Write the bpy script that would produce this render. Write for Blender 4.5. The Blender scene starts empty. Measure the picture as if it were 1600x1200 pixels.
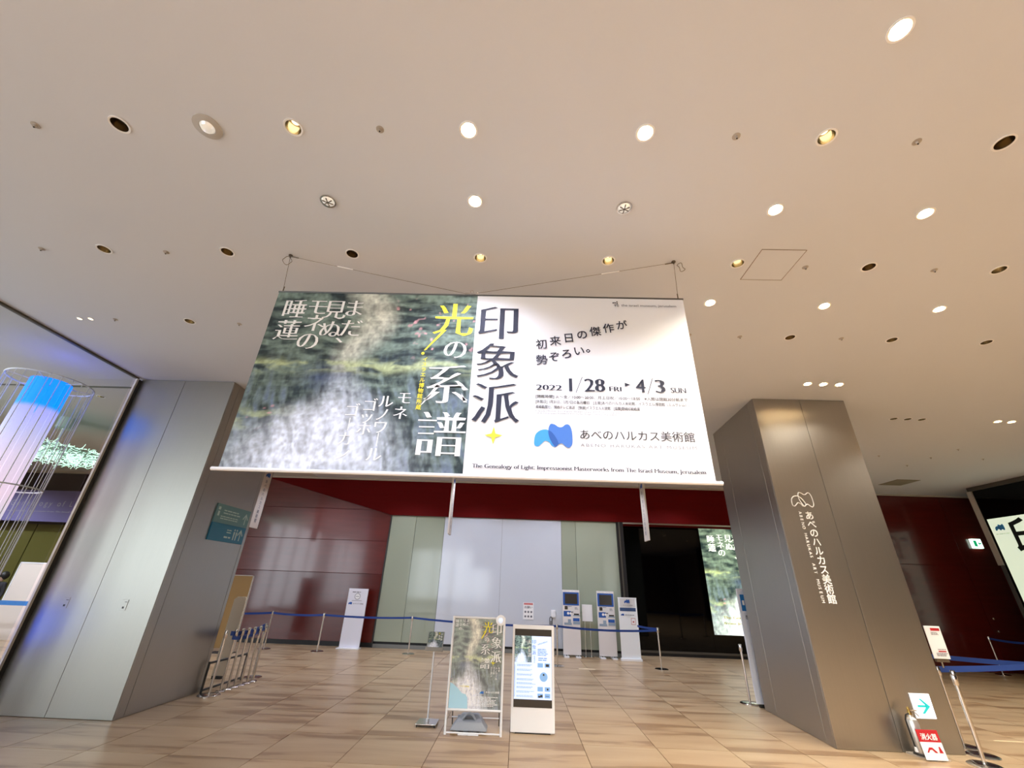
import bpy, bmesh, math, random
import numpy as np
from mathutils import Vector, Matrix
random.seed(4)
SC = bpy.context.scene
COL = SC.collection
PI = math.pi

# ---------------------------------------------------------------- camera, world, exposure
cam = bpy.data.cameras.new('camera'); camo = bpy.data.objects.new('camera', cam); COL.objects.link(camo)
cam.sensor_fit = 'HORIZONTAL'; cam.sensor_width = 36.0; cam.lens = 648.86 / 1600 * 36.0
cam.clip_start = 0.05; cam.clip_end = 200
yaw, pitch, roll = -2.755e-2, .454014, .0361205
F = Vector((math.sin(yaw)*math.cos(pitch), math.cos(yaw)*math.cos(pitch), math.sin(pitch)))
Rt = Vector((math.cos(yaw), -math.sin(yaw), 0)); Up = Rt.cross(F)
r = Rt*math.cos(roll) + Up*math.sin(roll); u = -Rt*math.sin(roll) + Up*math.cos(roll)
camo.matrix_world = Matrix(((r.x, u.x, -F.x, 0), (r.y, u.y, -F.y, 0), (r.z, u.z, -F.z, 1.75), (0, 0, 0, 1)))
SC.camera = camo
SC.view_settings.view_transform = 'Standard'; SC.view_settings.look = 'None'
SC.view_settings.gamma = 1; SC.view_settings.use_curve_mapping = False
SC.view_settings.exposure = 0.82
w = bpy.data.worlds.new('world'); SC.world = w; w.use_nodes = True
w.node_tree.nodes['Background'].inputs[0].default_value = (0.86, 0.93, 1.0, 1)
w.node_tree.nodes['Background'].inputs[1].default_value = 3.2
try:
    SC.cycles.use_denoising = True
    SC.cycles.max_bounces = 8; SC.cycles.diffuse_bounces = 5; SC.cycles.glossy_bounces = 4
    SC.cycles.transparent_max_bounces = 12; SC.cycles.sample_clamp_indirect = 6.0
    SC.cycles.caustics_reflective = False; SC.cycles.caustics_refractive = False
except Exception:
    pass

CZ = 4.96   # ceiling height
WARM = (.92, 0.97, 1.17)   # neutral white lamps

# ---------------------------------------------------------------- materials
def s2l(c):
    return tuple(((x/255)/12.92 if x/255 <= .04045 else (((x/255)+.055)/1.055)**2.4) for x in c)
MATS = {}
def mat(name, rgb, rough=.5, metal=0, emit=0, ecol=None, noise=None, alpha=None, coat=0, spec=None, bump=None, aniso=None):
    if name in MATS: return MATS[name]
    m = bpy.data.materials.new(name); m.use_nodes = True; MATS[name] = m
    nt = m.node_tree; b = nt.nodes['Principled BSDF']
    c = s2l(rgb)
    b.inputs['Base Color'].default_value = (*c, 1); b.inputs['Roughness'].default_value = rough; b.inputs['Metallic'].default_value = metal
    if coat: b.inputs['Coat Weight'].default_value = coat; b.inputs['Coat Roughness'].default_value = .08
    if spec is not None: b.inputs['Specular IOR Level'].default_value = spec
    if emit:
        b.inputs['Emission Color'].default_value = (*(s2l(ecol) if ecol else c), 1); b.inputs['Emission Strength'].default_value = emit
    if aniso is not None: b.inputs['Anisotropic'].default_value = aniso
    tc = nt.nodes.new('ShaderNodeTexCoord')
    if noise:
        sc, amt, st = noise
        mp = nt.nodes.new('ShaderNodeMapping'); mp.inputs['Scale'].default_value = st
        nz = nt.nodes.new('ShaderNodeTexNoise'); nz.inputs['Scale'].default_value = sc; nz.inputs['Detail'].default_value = 4
        mx = nt.nodes.new('ShaderNodeMix'); mx.data_type = 'RGBA'
        mx.inputs['A'].default_value = (*[x*(1-amt) for x in c], 1); mx.inputs['B'].default_value = (*[min(1, x*(1+amt)) for x in c], 1)
        nt.links.new(tc.outputs['Object'], mp.inputs['Vector']); nt.links.new(mp.outputs['Vector'], nz.inputs['Vector'])
        nt.links.new(nz.outputs['Fac'], mx.inputs['Factor']); nt.links.new(mx.outputs['Result'], b.inputs['Base Color'])
    if bump:
        sc, st, dist = bump
        nz = nt.nodes.new('ShaderNodeTexNoise'); nz.inputs['Scale'].default_value = sc
        bp = nt.nodes.new('ShaderNodeBump'); bp.inputs['Strength'].default_value = st; bp.inputs['Distance'].default_value = dist
        nt.links.new(tc.outputs['Object'], nz.inputs['Vector']); nt.links.new(nz.outputs['Fac'], bp.inputs['Height']); nt.links.new(bp.outputs['Normal'], b.inputs['Normal'])
    return m

def glass_mat(name, tint, gloss=.10, rough=.0):
    m = bpy.data.materials.new(name); m.use_nodes = True; nt = m.node_tree; nt.nodes.clear()
    o = nt.nodes.new('ShaderNodeOutputMaterial'); t = nt.nodes.new('ShaderNodeBsdfTransparent'); t.inputs[0].default_value = (*tint, 1)
    g = nt.nodes.new('ShaderNodeBsdfGlossy'); g.inputs['Roughness'].default_value = rough
    fr = nt.nodes.new('ShaderNodeFresnel'); fr.inputs[0].default_value = 1.45
    mx = nt.nodes.new('ShaderNodeMixShader')
    ge = nt.nodes.new('ShaderNodeNewGeometry'); mi = nt.nodes.new('ShaderNodeMix'); mi.inputs[2].default_value = 1.45; mi.inputs[3].default_value = 1/1.45
    nt.links.new(ge.outputs['Backfacing'], mi.inputs[0]); nt.links.new(mi.outputs[0], fr.inputs[0])
    nt.links.new(fr.outputs[0], mx.inputs[0]); nt.links.new(t.outputs[0], mx.inputs[1]); nt.links.new(g.outputs[0], mx.inputs[2]); nt.links.new(mx.outputs[0], o.inputs[0])
    MATS[name] = m
    return m

def attr_mat(name, emit=0, rough=.6):
    if name in MATS: return MATS[name]
    m = bpy.data.materials.new(name); m.use_nodes = True; nt = m.node_tree; b = nt.nodes['Principled BSDF']; MATS[name] = m
    a = nt.nodes.new('ShaderNodeVertexColor'); a.layer_name = 'Col'
    b.inputs['Roughness'].default_value = rough
    nt.links.new(a.outputs['Color'], b.inputs['Base Color'])
    if emit:
        nt.links.new(a.outputs['Color'], b.inputs['Emission Color']); b.inputs['Emission Strength'].default_value = emit
    return m

M_ceil = mat('ceiling_paint', (212, 216, 226), .9, bump=(160, .12, .002))
M_ceil2 = mat('ceiling_paint_hall', (196, 194, 192), .9)
M_steel = mat('brushed_steel', (176, 172, 165), .36, 1, noise=(3, .05, (60, 60, .6)))
M_steel_dk = mat('steel_core', (40, 38, 35), .5, .6)
M_chrome = mat('polished_steel', (215, 210, 205), .16, 1)
M_wire = mat('steel_wire', (120, 110, 98), .4, 1)
M_burg = mat('burgundy_lacquer', (92, 6, 6), .7, noise=(2, .12, (.5, 1, 6)), spec=.1)
M_burgpan = mat('burgundy_gloss_panel', (84, 22, 17), .22, noise=(2, .2, (.5, 1, 5)), coat=.5)
M_burgup = mat('burgundy_polished_panel', (96, 34, 30), .24, noise=(2, .2, (.5, 1, 5)), coat=.6, spec=.6)
M_white = mat('white_paint', (238, 238, 240), .45)
M_whitem = mat('white_metal', (236, 238, 242), .35)
M_cloth = mat('white_banner_cloth', (228, 229, 233), .8)
M_navy = mat('navy_print', (26, 30, 52), .7)
M_grey = mat('grey_print', (110, 110, 118), .7)
M_lgrey = mat('light_grey_print', (165, 165, 172), .7)
M_wtext = mat('white_print', (246, 246, 246), .7)
M_littext = mat('lit_white_print', (250, 250, 240), .6, emit=1.1, ecol=(255, 255, 240))
M_ytext = mat('yellow_print', (240, 226, 60), .7)
M_blueA = mat('light_blue_print', (58, 150, 215), .7)
M_blueB = mat('mid_blue_print', (62, 112, 190), .7)
M_blueC = mat('deep_blue_print', (34, 84, 160), .7)
M_black = mat('black', (10, 10, 11), .5)
M_dark = mat('dark_grey', (42, 40, 38), .5)
M_blackglass = mat('black_glass', (1, 1, 2), .04, spec=.22)
M_greenglass = mat('green_grey_glass', (158, 166, 148), .06, spec=.6)
M_greenglass2 = mat('green_grey_glass_panel', (150, 158, 140), .08, spec=.6)
M_paleglass = mat('pale_screen_glass', (196, 202, 212), .10, spec=.55)
M_belt = mat('blue_belt', (22, 62, 140), .7)
M_beige = mat('beige_frame', (176, 166, 152), .5)
M_greyframe = mat('grey_frame', (92, 88, 80), .4, .5)
M_lamp = mat('lamp_lens_lit', (255, 236, 200), .4, emit=60, ecol=(255, 232, 190))
M_lampdim = mat('lamp_lens_dim', (255, 232, 190), .4, emit=1.6, ecol=(255, 236, 196))
M_gold = mat('gold_reflector', (205, 192, 165), .2, 1)
M_clearlens = mat('clear_lens', (225, 222, 215), .12, .6, emit=.25, ecol=(255, 245, 230))
M_grout = mat('floor_joint', (96, 74, 54), .8)
M_red = mat('red_print', (176, 24, 34), .6)
M_teal = mat('teal_sign', (30, 112, 150), .35)
M_teal2 = mat('pale_teal_sign', (92, 134, 140), .35)
M_tank = mat('grey_plastic', (150, 156, 164), .5)
M_purple = mat('lilac_banner_cloth', (110, 102, 150), .8)
M_olive = mat('olive_glass', (96, 92, 46), .15)
M_boardbrown = mat('tan_board', (140, 108, 58), .7)
M_boardbeige = mat('beige_board', (222, 210, 188), .7)
M_panelcream = mat('cream_panel', (226, 212, 200), .6)
M_glass = glass_mat('clear_glass', (.93, .96, .95))
M_arrowlit = mat('lit_white_sign', (235, 240, 255), .4, emit=.7, ecol=(235, 240, 255))
M_arrow = mat('turquoise_arrow', (30, 180, 180), .4, emit=.3, ecol=(30, 180, 180))
M_exit = mat('lit_exit_sign', (215, 255, 235), .4, emit=2.0, ecol=(215, 255, 235))
M_exitg = mat('exit_green', (10, 150, 90), .4, emit=.6, ecol=(10, 150, 90))
M_screenw = mat('screen_white', (200, 220, 250), .3, emit=.38, ecol=(200, 222, 252))
M_screenb = mat('screen_blue', (90, 130, 200), .3, emit=.2, ecol=(90, 130, 200))
M_screenk = mat('screen_off', (62, 58, 54), .15)
M_litcream = mat('lit_cream_poster', (226, 236, 214), .4, emit=.42, ecol=(222, 236, 210))
M_skin = mat('skin', (205, 165, 145), .5)
M_hair = mat('black_hair', (14, 12, 12), .5)
M_clothes = mat('dark_jacket', (34, 36, 44), .8)
M_wallbeige = mat('beige_wall', (120, 100, 84), .8)

def tile_material():
    m = bpy.data.materials.new('sandstone_tile'); m.use_nodes = True; nt = m.node_tree; b = nt.nodes['Principled BSDF']; MATS['tile'] = m
    L = nt.links.new
    geo = nt.nodes.new('ShaderNodeNewGeometry'); oi = nt.nodes.new('ShaderNodeObjectInfo')
    off = nt.nodes.new('ShaderNodeVectorMath'); off.operation = 'MULTIPLY_ADD'
    cmb = nt.nodes.new('ShaderNodeCombineXYZ'); L(oi.outputs['Random'], cmb.inputs[0]); L(oi.outputs['Random'], cmb.inputs[1])
    L(cmb.outputs[0], off.inputs[0]); off.inputs[1].default_value = (13, 37, 0); L(geo.outputs['Position'], off.inputs[2])
    mp = nt.nodes.new('ShaderNodeMapping'); mp.inputs['Scale'].default_value = (.32, 2.3, 1); L(off.outputs[0], mp.inputs['Vector'])
    nz = nt.nodes.new('ShaderNodeTexNoise'); nz.inputs['Scale'].default_value = 1.6; nz.inputs['Detail'].default_value = 5; nz.inputs['Distortion'].default_value = .5
    L(mp.outputs[0], nz.inputs['Vector'])
    cr = nt.nodes.new('ShaderNodeValToRGB'); e = cr.color_ramp.elements
    e[0].position = .30; e[0].color = (*s2l((146, 117, 86)), 1); e[1].position = .72; e[1].color = (*s2l((198, 174, 140)), 1)
    x = cr.color_ramp.elements.new(.44); x.color = (*s2l((180, 152, 118)), 1)
    x = cr.color_ramp.elements.new(.40); x.color = (*s2l((156, 126, 94)), 1)
    L(nz.outputs['Fac'], cr.inputs[0])
    n2 = nt.nodes.new('ShaderNodeTexNoise'); n2.inputs['Scale'].default_value = 120; L(geo.outputs['Position'], n2.inputs['Vector'])
    m2 = nt.nodes.new('ShaderNodeMix'); m2.data_type = 'RGBA'; m2.blend_type = 'MULTIPLY'; m2.inputs['Factor'].default_value = .25
    L(cr.outputs[0], m2.inputs['A']); L(n2.outputs['Fac'], m2.inputs['B'])
    hv = nt.nodes.new('ShaderNodeHueSaturation'); mr = nt.nodes.new('ShaderNodeMapRange'); mr.inputs['To Min'].default_value = .93; mr.inputs['To Max'].default_value = 1.07
    L(oi.outputs['Random'], mr.inputs['Value']); L(mr.outputs[0], hv.inputs['Value']); L(m2.outputs['Result'], hv.inputs['Color'])
    L(hv.outputs[0], b.inputs['Base Color']); b.inputs['Roughness'].default_value = .33
    return m
M_tile = tile_material()

# ---------------------------------------------------------------- mesh helpers
class MB:
    def __init__(s): s.bm = bmesh.new()
    def box(s, x0, x1, y0, y1, z0, z1, bev=0, mtx=None):
        g = bmesh.ops.create_cube(s.bm, size=1)
        vs = g['verts']
        for v in vs:
            v.co = Vector(((x0+x1)/2+v.co.x*(x1-x0), (y0+y1)/2+v.co.y*(y1-y0), (z0+z1)/2+v.co.z*(z1-z0)))
        if bev:
            es = list({e for v in vs for e in v.link_edges})
            g2 = bmesh.ops.bevel(s.bm, geom=es, offset=bev, segments=2, affect='EDGES', profile=.5)
            vs = list({v for f in g2['faces'] for v in f.verts} | {v for v in vs if v.is_valid})
        if mtx is not None:
            for v in vs: v.co = mtx @ v.co
        return s
    def tube(s, pts, r, n=10, cap=True, closed=False):
        pts = [Vector(p) for p in pts]; rings = []; N = len(pts)
        up = Vector((0, 0, 1))
        d0 = (pts[1]-pts[0]).normalized()
        a = d0.orthogonal().normalized()
        for i, p in enumerate(pts):
            if closed: d = (pts[(i+1) % N]-pts[i-1]).normalized()
            else: d = (pts[min(i+1, N-1)]-pts[max(i-1, 0)]).normalized()
            a = (a - d*a.dot(d)).normalized(); b = d.cross(a)
            rr = r[i] if isinstance(r, (list, tuple)) else r
            rings.append([s.bm.verts.new(p+(a*math.cos(2*PI*k/n)+b*math.sin(2*PI*k/n))*rr) for k in range(n)])
        for i in range(N if closed else N-1):
            A, B = rings[i], rings[(i+1) % N]
            for k in range(n): s.bm.faces.new((A[k], A[(k+1) % n], B[(k+1) % n], B[k]))
        if cap and not closed:
            s.bm.faces.new(rings[0][::-1]); s.bm.faces.new(rings[-1])
        return s
    def lathe(s, prof, c=(0, 0, 0), n=24, capb=True, capt=True):
        rings = []
        for r_, z in prof:
            rings.append([s.bm.verts.new((c[0]+r_*math.cos(2*PI*k/n), c[1]+r_*math.sin(2*PI*k/n), c[2]+z)) for k in range(n)])
        for A, B in zip(rings, rings[1:]):
            for k in range(n): s.bm.faces.new((A[k], A[(k+1) % n], B[(k+1) % n], B[k]))
        if capb: s.bm.faces.new(rings[0][::-1])
        if capt: s.bm.faces.new(rings[-1])
        return s
    def prism(s, poly, z0, z1):
        a = [s.bm.verts.new((x, y, z0)) for x, y in poly]; b = [s.bm.verts.new((x, y, z1)) for x, y in poly]; n = len(a)
        s.bm.faces.new(a[::-1]); s.bm.faces.new(b)
        for i in range(n): s.bm.faces.new((a[i], a[(i+1) % n], b[(i+1) % n], b[i]))
        return s
    def quad(s, pts):
        s.bm.faces.new([s.bm.verts.new(p) for p in pts]); return s
    def build(s, name, m, parent=None, smooth=False, loc=None):
        bmesh.ops.recalc_face_normals(s.bm, faces=s.bm.faces)
        me = bpy.data.meshes.new(name); s.bm.to_mesh(me); s.bm.free()
        if smooth:
            me.polygons.foreach_set('use_smooth', [True]*len(me.polygons))
            try: me.set_sharp_from_angle(angle=math.radians(35))
            except Exception: pass
        me.materials.append(m)
        o = bpy.data.objects.new(name, me); COL.objects.link(o)
        if parent is not None: o.parent = parent
        if loc: o.location = loc
        return o
def box(name, m, x0, x1, y0, y1, z0, z1, parent=None, bev=0):
    """box in world axes; when the parent is an Empty with a location, coordinates are the parent's own"""
    return MB().box(x0, x1, y0, y1, z0, z1, bev).build(name, m, parent)
def empty(name, loc=(0, 0, 0)):
    o = bpy.data.objects.new(name, None); COL.objects.link(o); o.location = loc; o.empty_display_size = .1; return o
def tag(o, label=None, cat=None, group=None, kind=None):
    if label: o['label'] = label
    if cat: o['category'] = cat
    if group: o['group'] = group
    if kind: o['kind'] = kind
    return o
def kids(o): return [c for c in bpy.data.objects if c.parent == o]
def copy_tree(o, parent=None):
    c = o.copy(); COL.objects.link(c)
    if parent is not None: c.parent = parent
    for ch in o.children: copy_tree(ch, c)
    return c

# ---------------------------------------------------------------- lettering
STY = {'sans': (0, 0), 'bold': (.014, .014), 'mincho': (.016, -.017), 'didone': (.026, -.014), 'thin': (-.012, -.012), 'kaku': (.006, .002)}
def fill(cs):
    cu = bpy.data.curves.new('fill', 'CURVE'); cu.dimensions = '2D'; cu.fill_mode = 'BOTH'
    for P in cs:
        sp = cu.splines.new('POLY'); sp.points.add(len(P)-1)
        sp.points.foreach_set('co', np.c_[P, np.zeros(len(P)), np.ones(len(P))].ravel()); sp.use_cyclic_u = True
    ob = bpy.data.objects.new('fill', cu); me = bpy.data.meshes.new_from_object(ob)
    V = np.array([(v.co.x, v.co.y) for v in me.vertices]).reshape(-1, 2); Fc = [tuple(p.vertices) for p in me.polygons]
    bpy.data.objects.remove(ob); bpy.data.curves.remove(cu); bpy.data.meshes.remove(me)
    return V, Fc
GC = {}
def glyph(body, style='sans', spacing=1.0):
    """filled outline of a text; styles shift the outline to thicken stems and thin bars"""
    k = (body, style, spacing)
    if k in GC: return GC[k]
    cu = bpy.data.curves.new('glyphs', 'FONT'); cu.body = body; cu.size = 1; cu.space_character = spacing; cu.resolution_u = 3; cu.fill_mode = 'FRONT'
    ob = bpy.data.objects.new('glyphs', cu); me = bpy.data.meshes.new_from_object(ob)
    idx, V, mp = {}, [], []
    for v in me.vertices:
        q = (round(v.co.x, 5), round(v.co.y, 5))
        if q not in idx: idx[q] = len(V); V.append(q)
        mp.append(idx[q])
    Fc = []
    for p in me.polygons:
        f = [mp[i] for i in p.vertices]
        if len(set(f)) < 3: continue
        ar = sum(V[f[i]][0]*V[f[(i+1) % len(f)]][1]-V[f[(i+1) % len(f)]][0]*V[f[i]][1] for i in range(len(f)))
        Fc.append(tuple(f if ar > 0 else f[::-1]))
    bpy.data.objects.remove(ob); bpy.data.curves.remove(cu); bpy.data.meshes.remove(me)
    V = np.array(V, float).reshape(-1, 2)
    a, b = STY[style]
    if len(V) and (a or b):
        E_ = set()
        for f in Fc:
            for i in range(len(f)): E_.add((f[i], f[(i+1) % len(f)]))
        nr = {}
        for p, q in E_:
            if (q, p) in E_: continue
            d = V[q]-V[p]; L_ = np.hypot(*d)
            if L_ < 1e-6: continue
            n = np.array([d[1], -d[0]])/L_; nr.setdefault(p, []).append(n); nr.setdefault(q, []).append(n)
        D = np.zeros_like(V)
        for i, ns in nr.items():
            if len(ns) == 2 and abs(ns[0][0]*ns[1][1]-ns[0][1]*ns[1][0]) > .5: D[i] = (ns[0]+ns[1])*[a, b]
            else: D[i] = sum(ns)/len(ns)*[a, b]
        V = V+D
    GC[k] = (V, Fc)
    return GC[k]
def fill(cs):
    cu = bpy.data.curves.new('fill', 'CURVE'); cu.dimensions = '2D'; cu.fill_mode = 'BOTH'
    for P in cs:
        sp = cu.splines.new('POLY'); sp.points.add(len(P)-1)
        sp.points.foreach_set('co', np.c_[P, np.zeros(len(P)), np.ones(len(P))].ravel()); sp.use_cyclic_u = True
    ob = bpy.data.objects.new('fill', cu); me = bpy.data.meshes.new_from_object(ob)
    V = np.array([(v.co.x, v.co.y) for v in me.vertices]).reshape(-1, 2); Fc = [tuple(p.vertices) for p in me.polygons]
    bpy.data.objects.remove(ob); bpy.data.curves.remove(cu); bpy.data.meshes.remove(me)
    return V, Fc
class Ink:
    """flat print on a plane: origin O, horizontal U, vertical W (unit vectors), all text in metres"""
    def __init__(s, O, U=(1, 0, 0), W=(0, 0, 1), lift=.004):
        s.O, s.U, s.W = Vector(O), Vector(U), Vector(W); s.N = s.U.cross(s.W)*lift; s.v, s.f = [], []; s.cuts = []
    def raw(s, V, Fc):
        b = len(s.v); s.cuts.append((b, len(s.f)))
        for x, y in V: s.v.append(s.O+s.U*float(x)+s.W*float(y)+s.N)
        s.f += [tuple(b+i for i in f) for f in Fc]
        return s
    def ch(s, c, x, y, size, style='mincho', rot=0, shear=0, sx=1.0):
        V, Fc = glyph(c, style)
        if len(V) == 0: return s
        V = (V-[.5, .37])*size*[sx, 1]
        if shear: V = V+np.c_[V[:, 1]*shear, np.zeros(len(V))]
        if rot: V = V@np.array([[math.cos(rot), math.sin(rot)], [-math.sin(rot), math.cos(rot)]])
        return s.raw(V+[x, y], Fc)
    def col(s, txt, x, y, pitch, size, style='mincho', shear=0, dx=0, swapbar=True):
        for i, c in enumerate(txt):
            s.ch(c, x+dx*i, y-pitch*i, size, style, rot=(-PI/2 if c == 'ー' else 0), shear=shear)
        return s
    def fit(s, txt, x0, x1, y0, y1, style='sans', spacing=1.0, rot=0, keep=False):
        V, Fc = glyph(txt, style, spacing)
        if len(V) == 0: return s
        a, b = V.min(0), V.max(0); V = (V-a)/(b-a)
        V = V*[x1-x0, y1-y0]
        if rot: V = V@np.array([[math.cos(rot), math.sin(rot)], [-math.sin(rot), math.cos(rot)]])
        return s.raw(V+[x0, y0], Fc)
    def rect(s, x0, x1, y0, y1):
        return s.raw([(x0, y0), (x1, y0), (x1, y1), (x0, y1)], [(0, 1, 2, 3)])
    def poly(s, P):
        V, Fc = fill([np.array(P, float)]); return s.raw(V, Fc)
    def each(s, name, m, parent=None):
        cu = s.cuts+[(len(s.v), len(s.f))]
        for (v0, f0), (v1, f1) in zip(cu, cu[1:]):
            me = bpy.data.meshes.new(name); me.from_pydata(s.v[v0:v1], [], [tuple(i-v0 for i in f) for f in s.f[f0:f1]]); me.update(); me.materials.append(m)
            o = bpy.data.objects.new(name, me); COL.objects.link(o)
            if parent is not None: o.parent = parent
    def build(s, name, m, parent=None):
        me = bpy.data.meshes.new(name); me.from_pydata(s.v, [], s.f); me.update(); me.materials.append(m)
        o = bpy.data.objects.new(name, me); COL.objects.link(o)
        if parent is not None: o.parent = parent
        if len(s.cuts) > 1 or 'lettering' in name: o['kind'] = 'stuff'
        return o
def smoothpoly(P, n=6):
    P = np.array(P, float); N = len(P); out = []
    for i in range(N):
        p0, p1, p2, p3 = P[i-1], P[i], P[(i+1) % N], P[(i+2) % N]
        for k in range(n):
            t = k/n; out.append(.5*((2*p1)+(-p0+p2)*t+(2*p0-5*p1+4*p2-p3)*t*t+(-p0+3*p1-3*p2+p3)*t**3))
    return np.array(out)
LOGO_A = smoothpoly([(352, 960), (358, 925), (380, 903), (412, 897), (440, 913), (460, 943), (469, 968), (455, 984), (437, 978), (425, 962), (405, 955), (390, 968), (370, 984), (355, 978)])
LOGO_B = smoothpoly([(422, 890), (432, 868), (452, 870), (470, 882), (488, 882), (505, 869), (522, 870), (533, 892), (537, 930), (535, 968), (520, 987), (503, 980), (486, 966), (468, 972), (452, 984), (434, 955), (422, 920)])
LOGO_C = smoothpoly([(422, 903), (440, 913), (460, 943), (469, 968), (454, 982), (437, 961), (424, 930)])
def logo_pts(P, x0, y0, wdt):
    s_ = wdt/185.0; return np.c_[(P[:, 0]-352)*s_+x0, (987-P[:, 1])*s_+y0]
def logo(O, U, W, x0, y0, wdt, parent, mats=None):
    ms = mats or (M_blueA, M_blueB, M_blueC)
    for P, m, l in ((LOGO_A, ms[0], .004), (LOGO_B, ms[1], .0055), (LOGO_C, ms[2], .007)):
        Ink(O, U, W, l).poly(logo_pts(P, x0, y0, wdt)).build('logo_shape', m, parent)
def star(cx, cy, r_):
    P = []
    for k in range(8):
        rr = r_ if k % 2 == 0 else r_*.3; P.append((cx+rr*math.sin(k*PI/4), cy+rr*math.cos(k*PI/4)))
    return P
def greek(ink, x0, x1, y1, y0, n, rnd=None, gap=.45):
    """rows of tiny unreadable print as short dashes"""
    R_ = random.Random(int(abs(x0*1000+y1*100))); h = (y1-y0)/n
    for i in range(n):
        y = y1-h*(i+.5); x = x0; e = x1-(x1-x0)*R_.uniform(0, .35)
        while x < e:
            l = min(h*R_.uniform(.9, 3.2), e-x); ink.rect(x, x+l, y-h*gap/2, y+h*gap/2); x += l+h*.35
    return ink

# ---------------------------------------------------------------- painterly print (a plain generic stand-in)
def vnoise(x, y, seed):
    xi = np.floor(x).astype(int); yi = np.floor(y).astype(int); xf = x-xi; yf = y-yi
    def h(a, b):
        n = (a*374761393+b*668265263+seed*982451653) & 0x7fffffff
        n = ((n ^ (n >> 13))*1274126177) & 0x7fffffff
        return ((n ^ (n >> 16)) & 0xffff)/65535.0
    sx = xf*xf*(3-2*xf); sy = yf*yf*(3-2*yf)
    return (h(xi, yi)*(1-sx)+h(xi+1, yi)*sx)*(1-sy)+(h(xi, yi+1)*(1-sx)+h(xi+1, yi+1)*sx)*sy
def fbm(x, y, seed, o=4):
    t = 0; a = .5
    for i in range(o): t = t+a*vnoise(x*2**i, y*2**i, seed+i); a *= .5
    return t/(1-.5**o)
def paint(U_, V_, seed=3, asp=1.0):
    x = U_*asp
    wx = fbm(x*4, V_*4, seed, 3)-.5; wy = fbm(x*4+9, V_*4, seed+7, 3)-.5
    xx = x+wx*.09; yy = V_+wy*.07
    hor = fbm(xx*7, yy*34, seed+11, 4); ver = fbm((xx+yy*.25)*34, (yy-xx*.2)*9, seed+21, 4); fine = fbm(xx*60, yy*60, seed+31, 2)
    u = U_+wx*.12
    c = lambda t: np.array(s2l(t))
    base = np.zeros(U_.shape+(3,))
    wq = np.clip((yy-.35)*4, 0, 1); t = np.clip(((.25+.6*wq)*hor+(.75-.6*wq)*ver-.34)*3.4, 0, 1)[..., None]
    base += c((34, 48, 52))*(1-t)+c((112, 130, 122))*t
    bl = np.clip((ver-.45)*3, 0, 1)[..., None]*np.clip((.65-yy)*2.5, 0, .8)[..., None]
    base = base*(1-bl)+c((86, 100, 130))*bl
    m1 = np.exp(-((u-.47-.05*np.sin(yy*9))/.085)**2)*np.clip((yy-.35)*3, 0, 1)
    wd = .13+.30*np.clip(.42-yy, 0, .42)/.42; cu_ = .46-.14*np.clip(.42-yy, 0, .42)/.42
    m2 = np.exp(-(((u-cu_)/wd)**2)*1.3)*np.clip((.48-yy)*4, 0, 1)
    dk = (np.exp(-(((u-.33)/.10)**2+((yy-.47)/.06)**2))*.8)[..., None]; base = base*(1-dk)+c((52, 66, 98))*dk
    pale = np.clip((m1*.95+m2*1.25)*(.1+1.55*(.65*ver+.35*hor))-.06, 0, 1)[..., None]
    pc = np.where((yy > .5)[..., None], c((206, 208, 196)), c((214, 222, 238)))
    base = base*(1-pale)+pc*pale
    band = np.exp(-((yy-.545)/.035)**2)*np.clip((fbm(xx*9, yy*34, seed+41, 3)-.42)*5, 0, 1)*.85
    band += np.exp(-((yy-.25)/.05)**2)*np.exp(-(u/.18)**2)*np.clip((hor-.4)*5, 0, 1)*.8
    band = np.clip(band, 0, 1)[..., None]
    base = base*(1-band)+c((172, 184, 140))*band
    pk = np.clip((fbm(xx*26, yy*34, seed+51, 2)-.74)*12, 0, 1)*(np.exp(-((yy-.86)/.09)**2)*(u > .6)+np.exp(-((yy-.27)/.05)**2)*(u < .2)+np.exp(-((yy-.68)/.07)**2)*(u > .7))
    pk = np.clip(pk, 0, .8)[..., None]; base = base*(1-pk)+c((204, 150, 158))*pk
    return np.clip(base*(.62+.76*fine[..., None]), 0, 1)
def painting(name, m, O, U, W, wd, ht, nx, ny, parent, seed=3, crop=(0, 1, 0, 1), gain=1.0, tint=(1, 1, 1), lift=0):
    O, U, W = Vector(O), Vector(U), Vector(W)
    us = np.linspace(0, 1, nx+1); vs = np.linspace(0, 1, ny+1); UU, VV = np.meshgrid(us, vs)
    C_ = np.clip(paint(crop[0]+UU*(crop[1]-crop[0]), crop[2]+VV*(crop[3]-crop[2]), seed, 1.25)*gain*np.array(tint)*(1-lift)+lift, 0, 1)
    Vx = [(O+U*float(a*wd)+W*float(b*ht)) for b in vs for a in us]
    Fc = [(j*(nx+1)+i, j*(nx+1)+i+1, (j+1)*(nx+1)+i+1, (j+1)*(nx+1)+i) for j in range(ny) for i in range(nx)]
    me = bpy.data.meshes.new(name); me.from_pydata(Vx, [], Fc); me.update()
    at = me.color_attributes.new('Col', 'FLOAT_COLOR', 'POINT')
    at.data.foreach_set('color', np.c_[C_.reshape(-1, 3), np.ones((nx+1)*(ny+1))].ravel())
    me.materials.append(m)
    o = bpy.data.objects.new(name, me); COL.objects.link(o)
    if parent is not None: o.parent = parent
    return o

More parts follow.
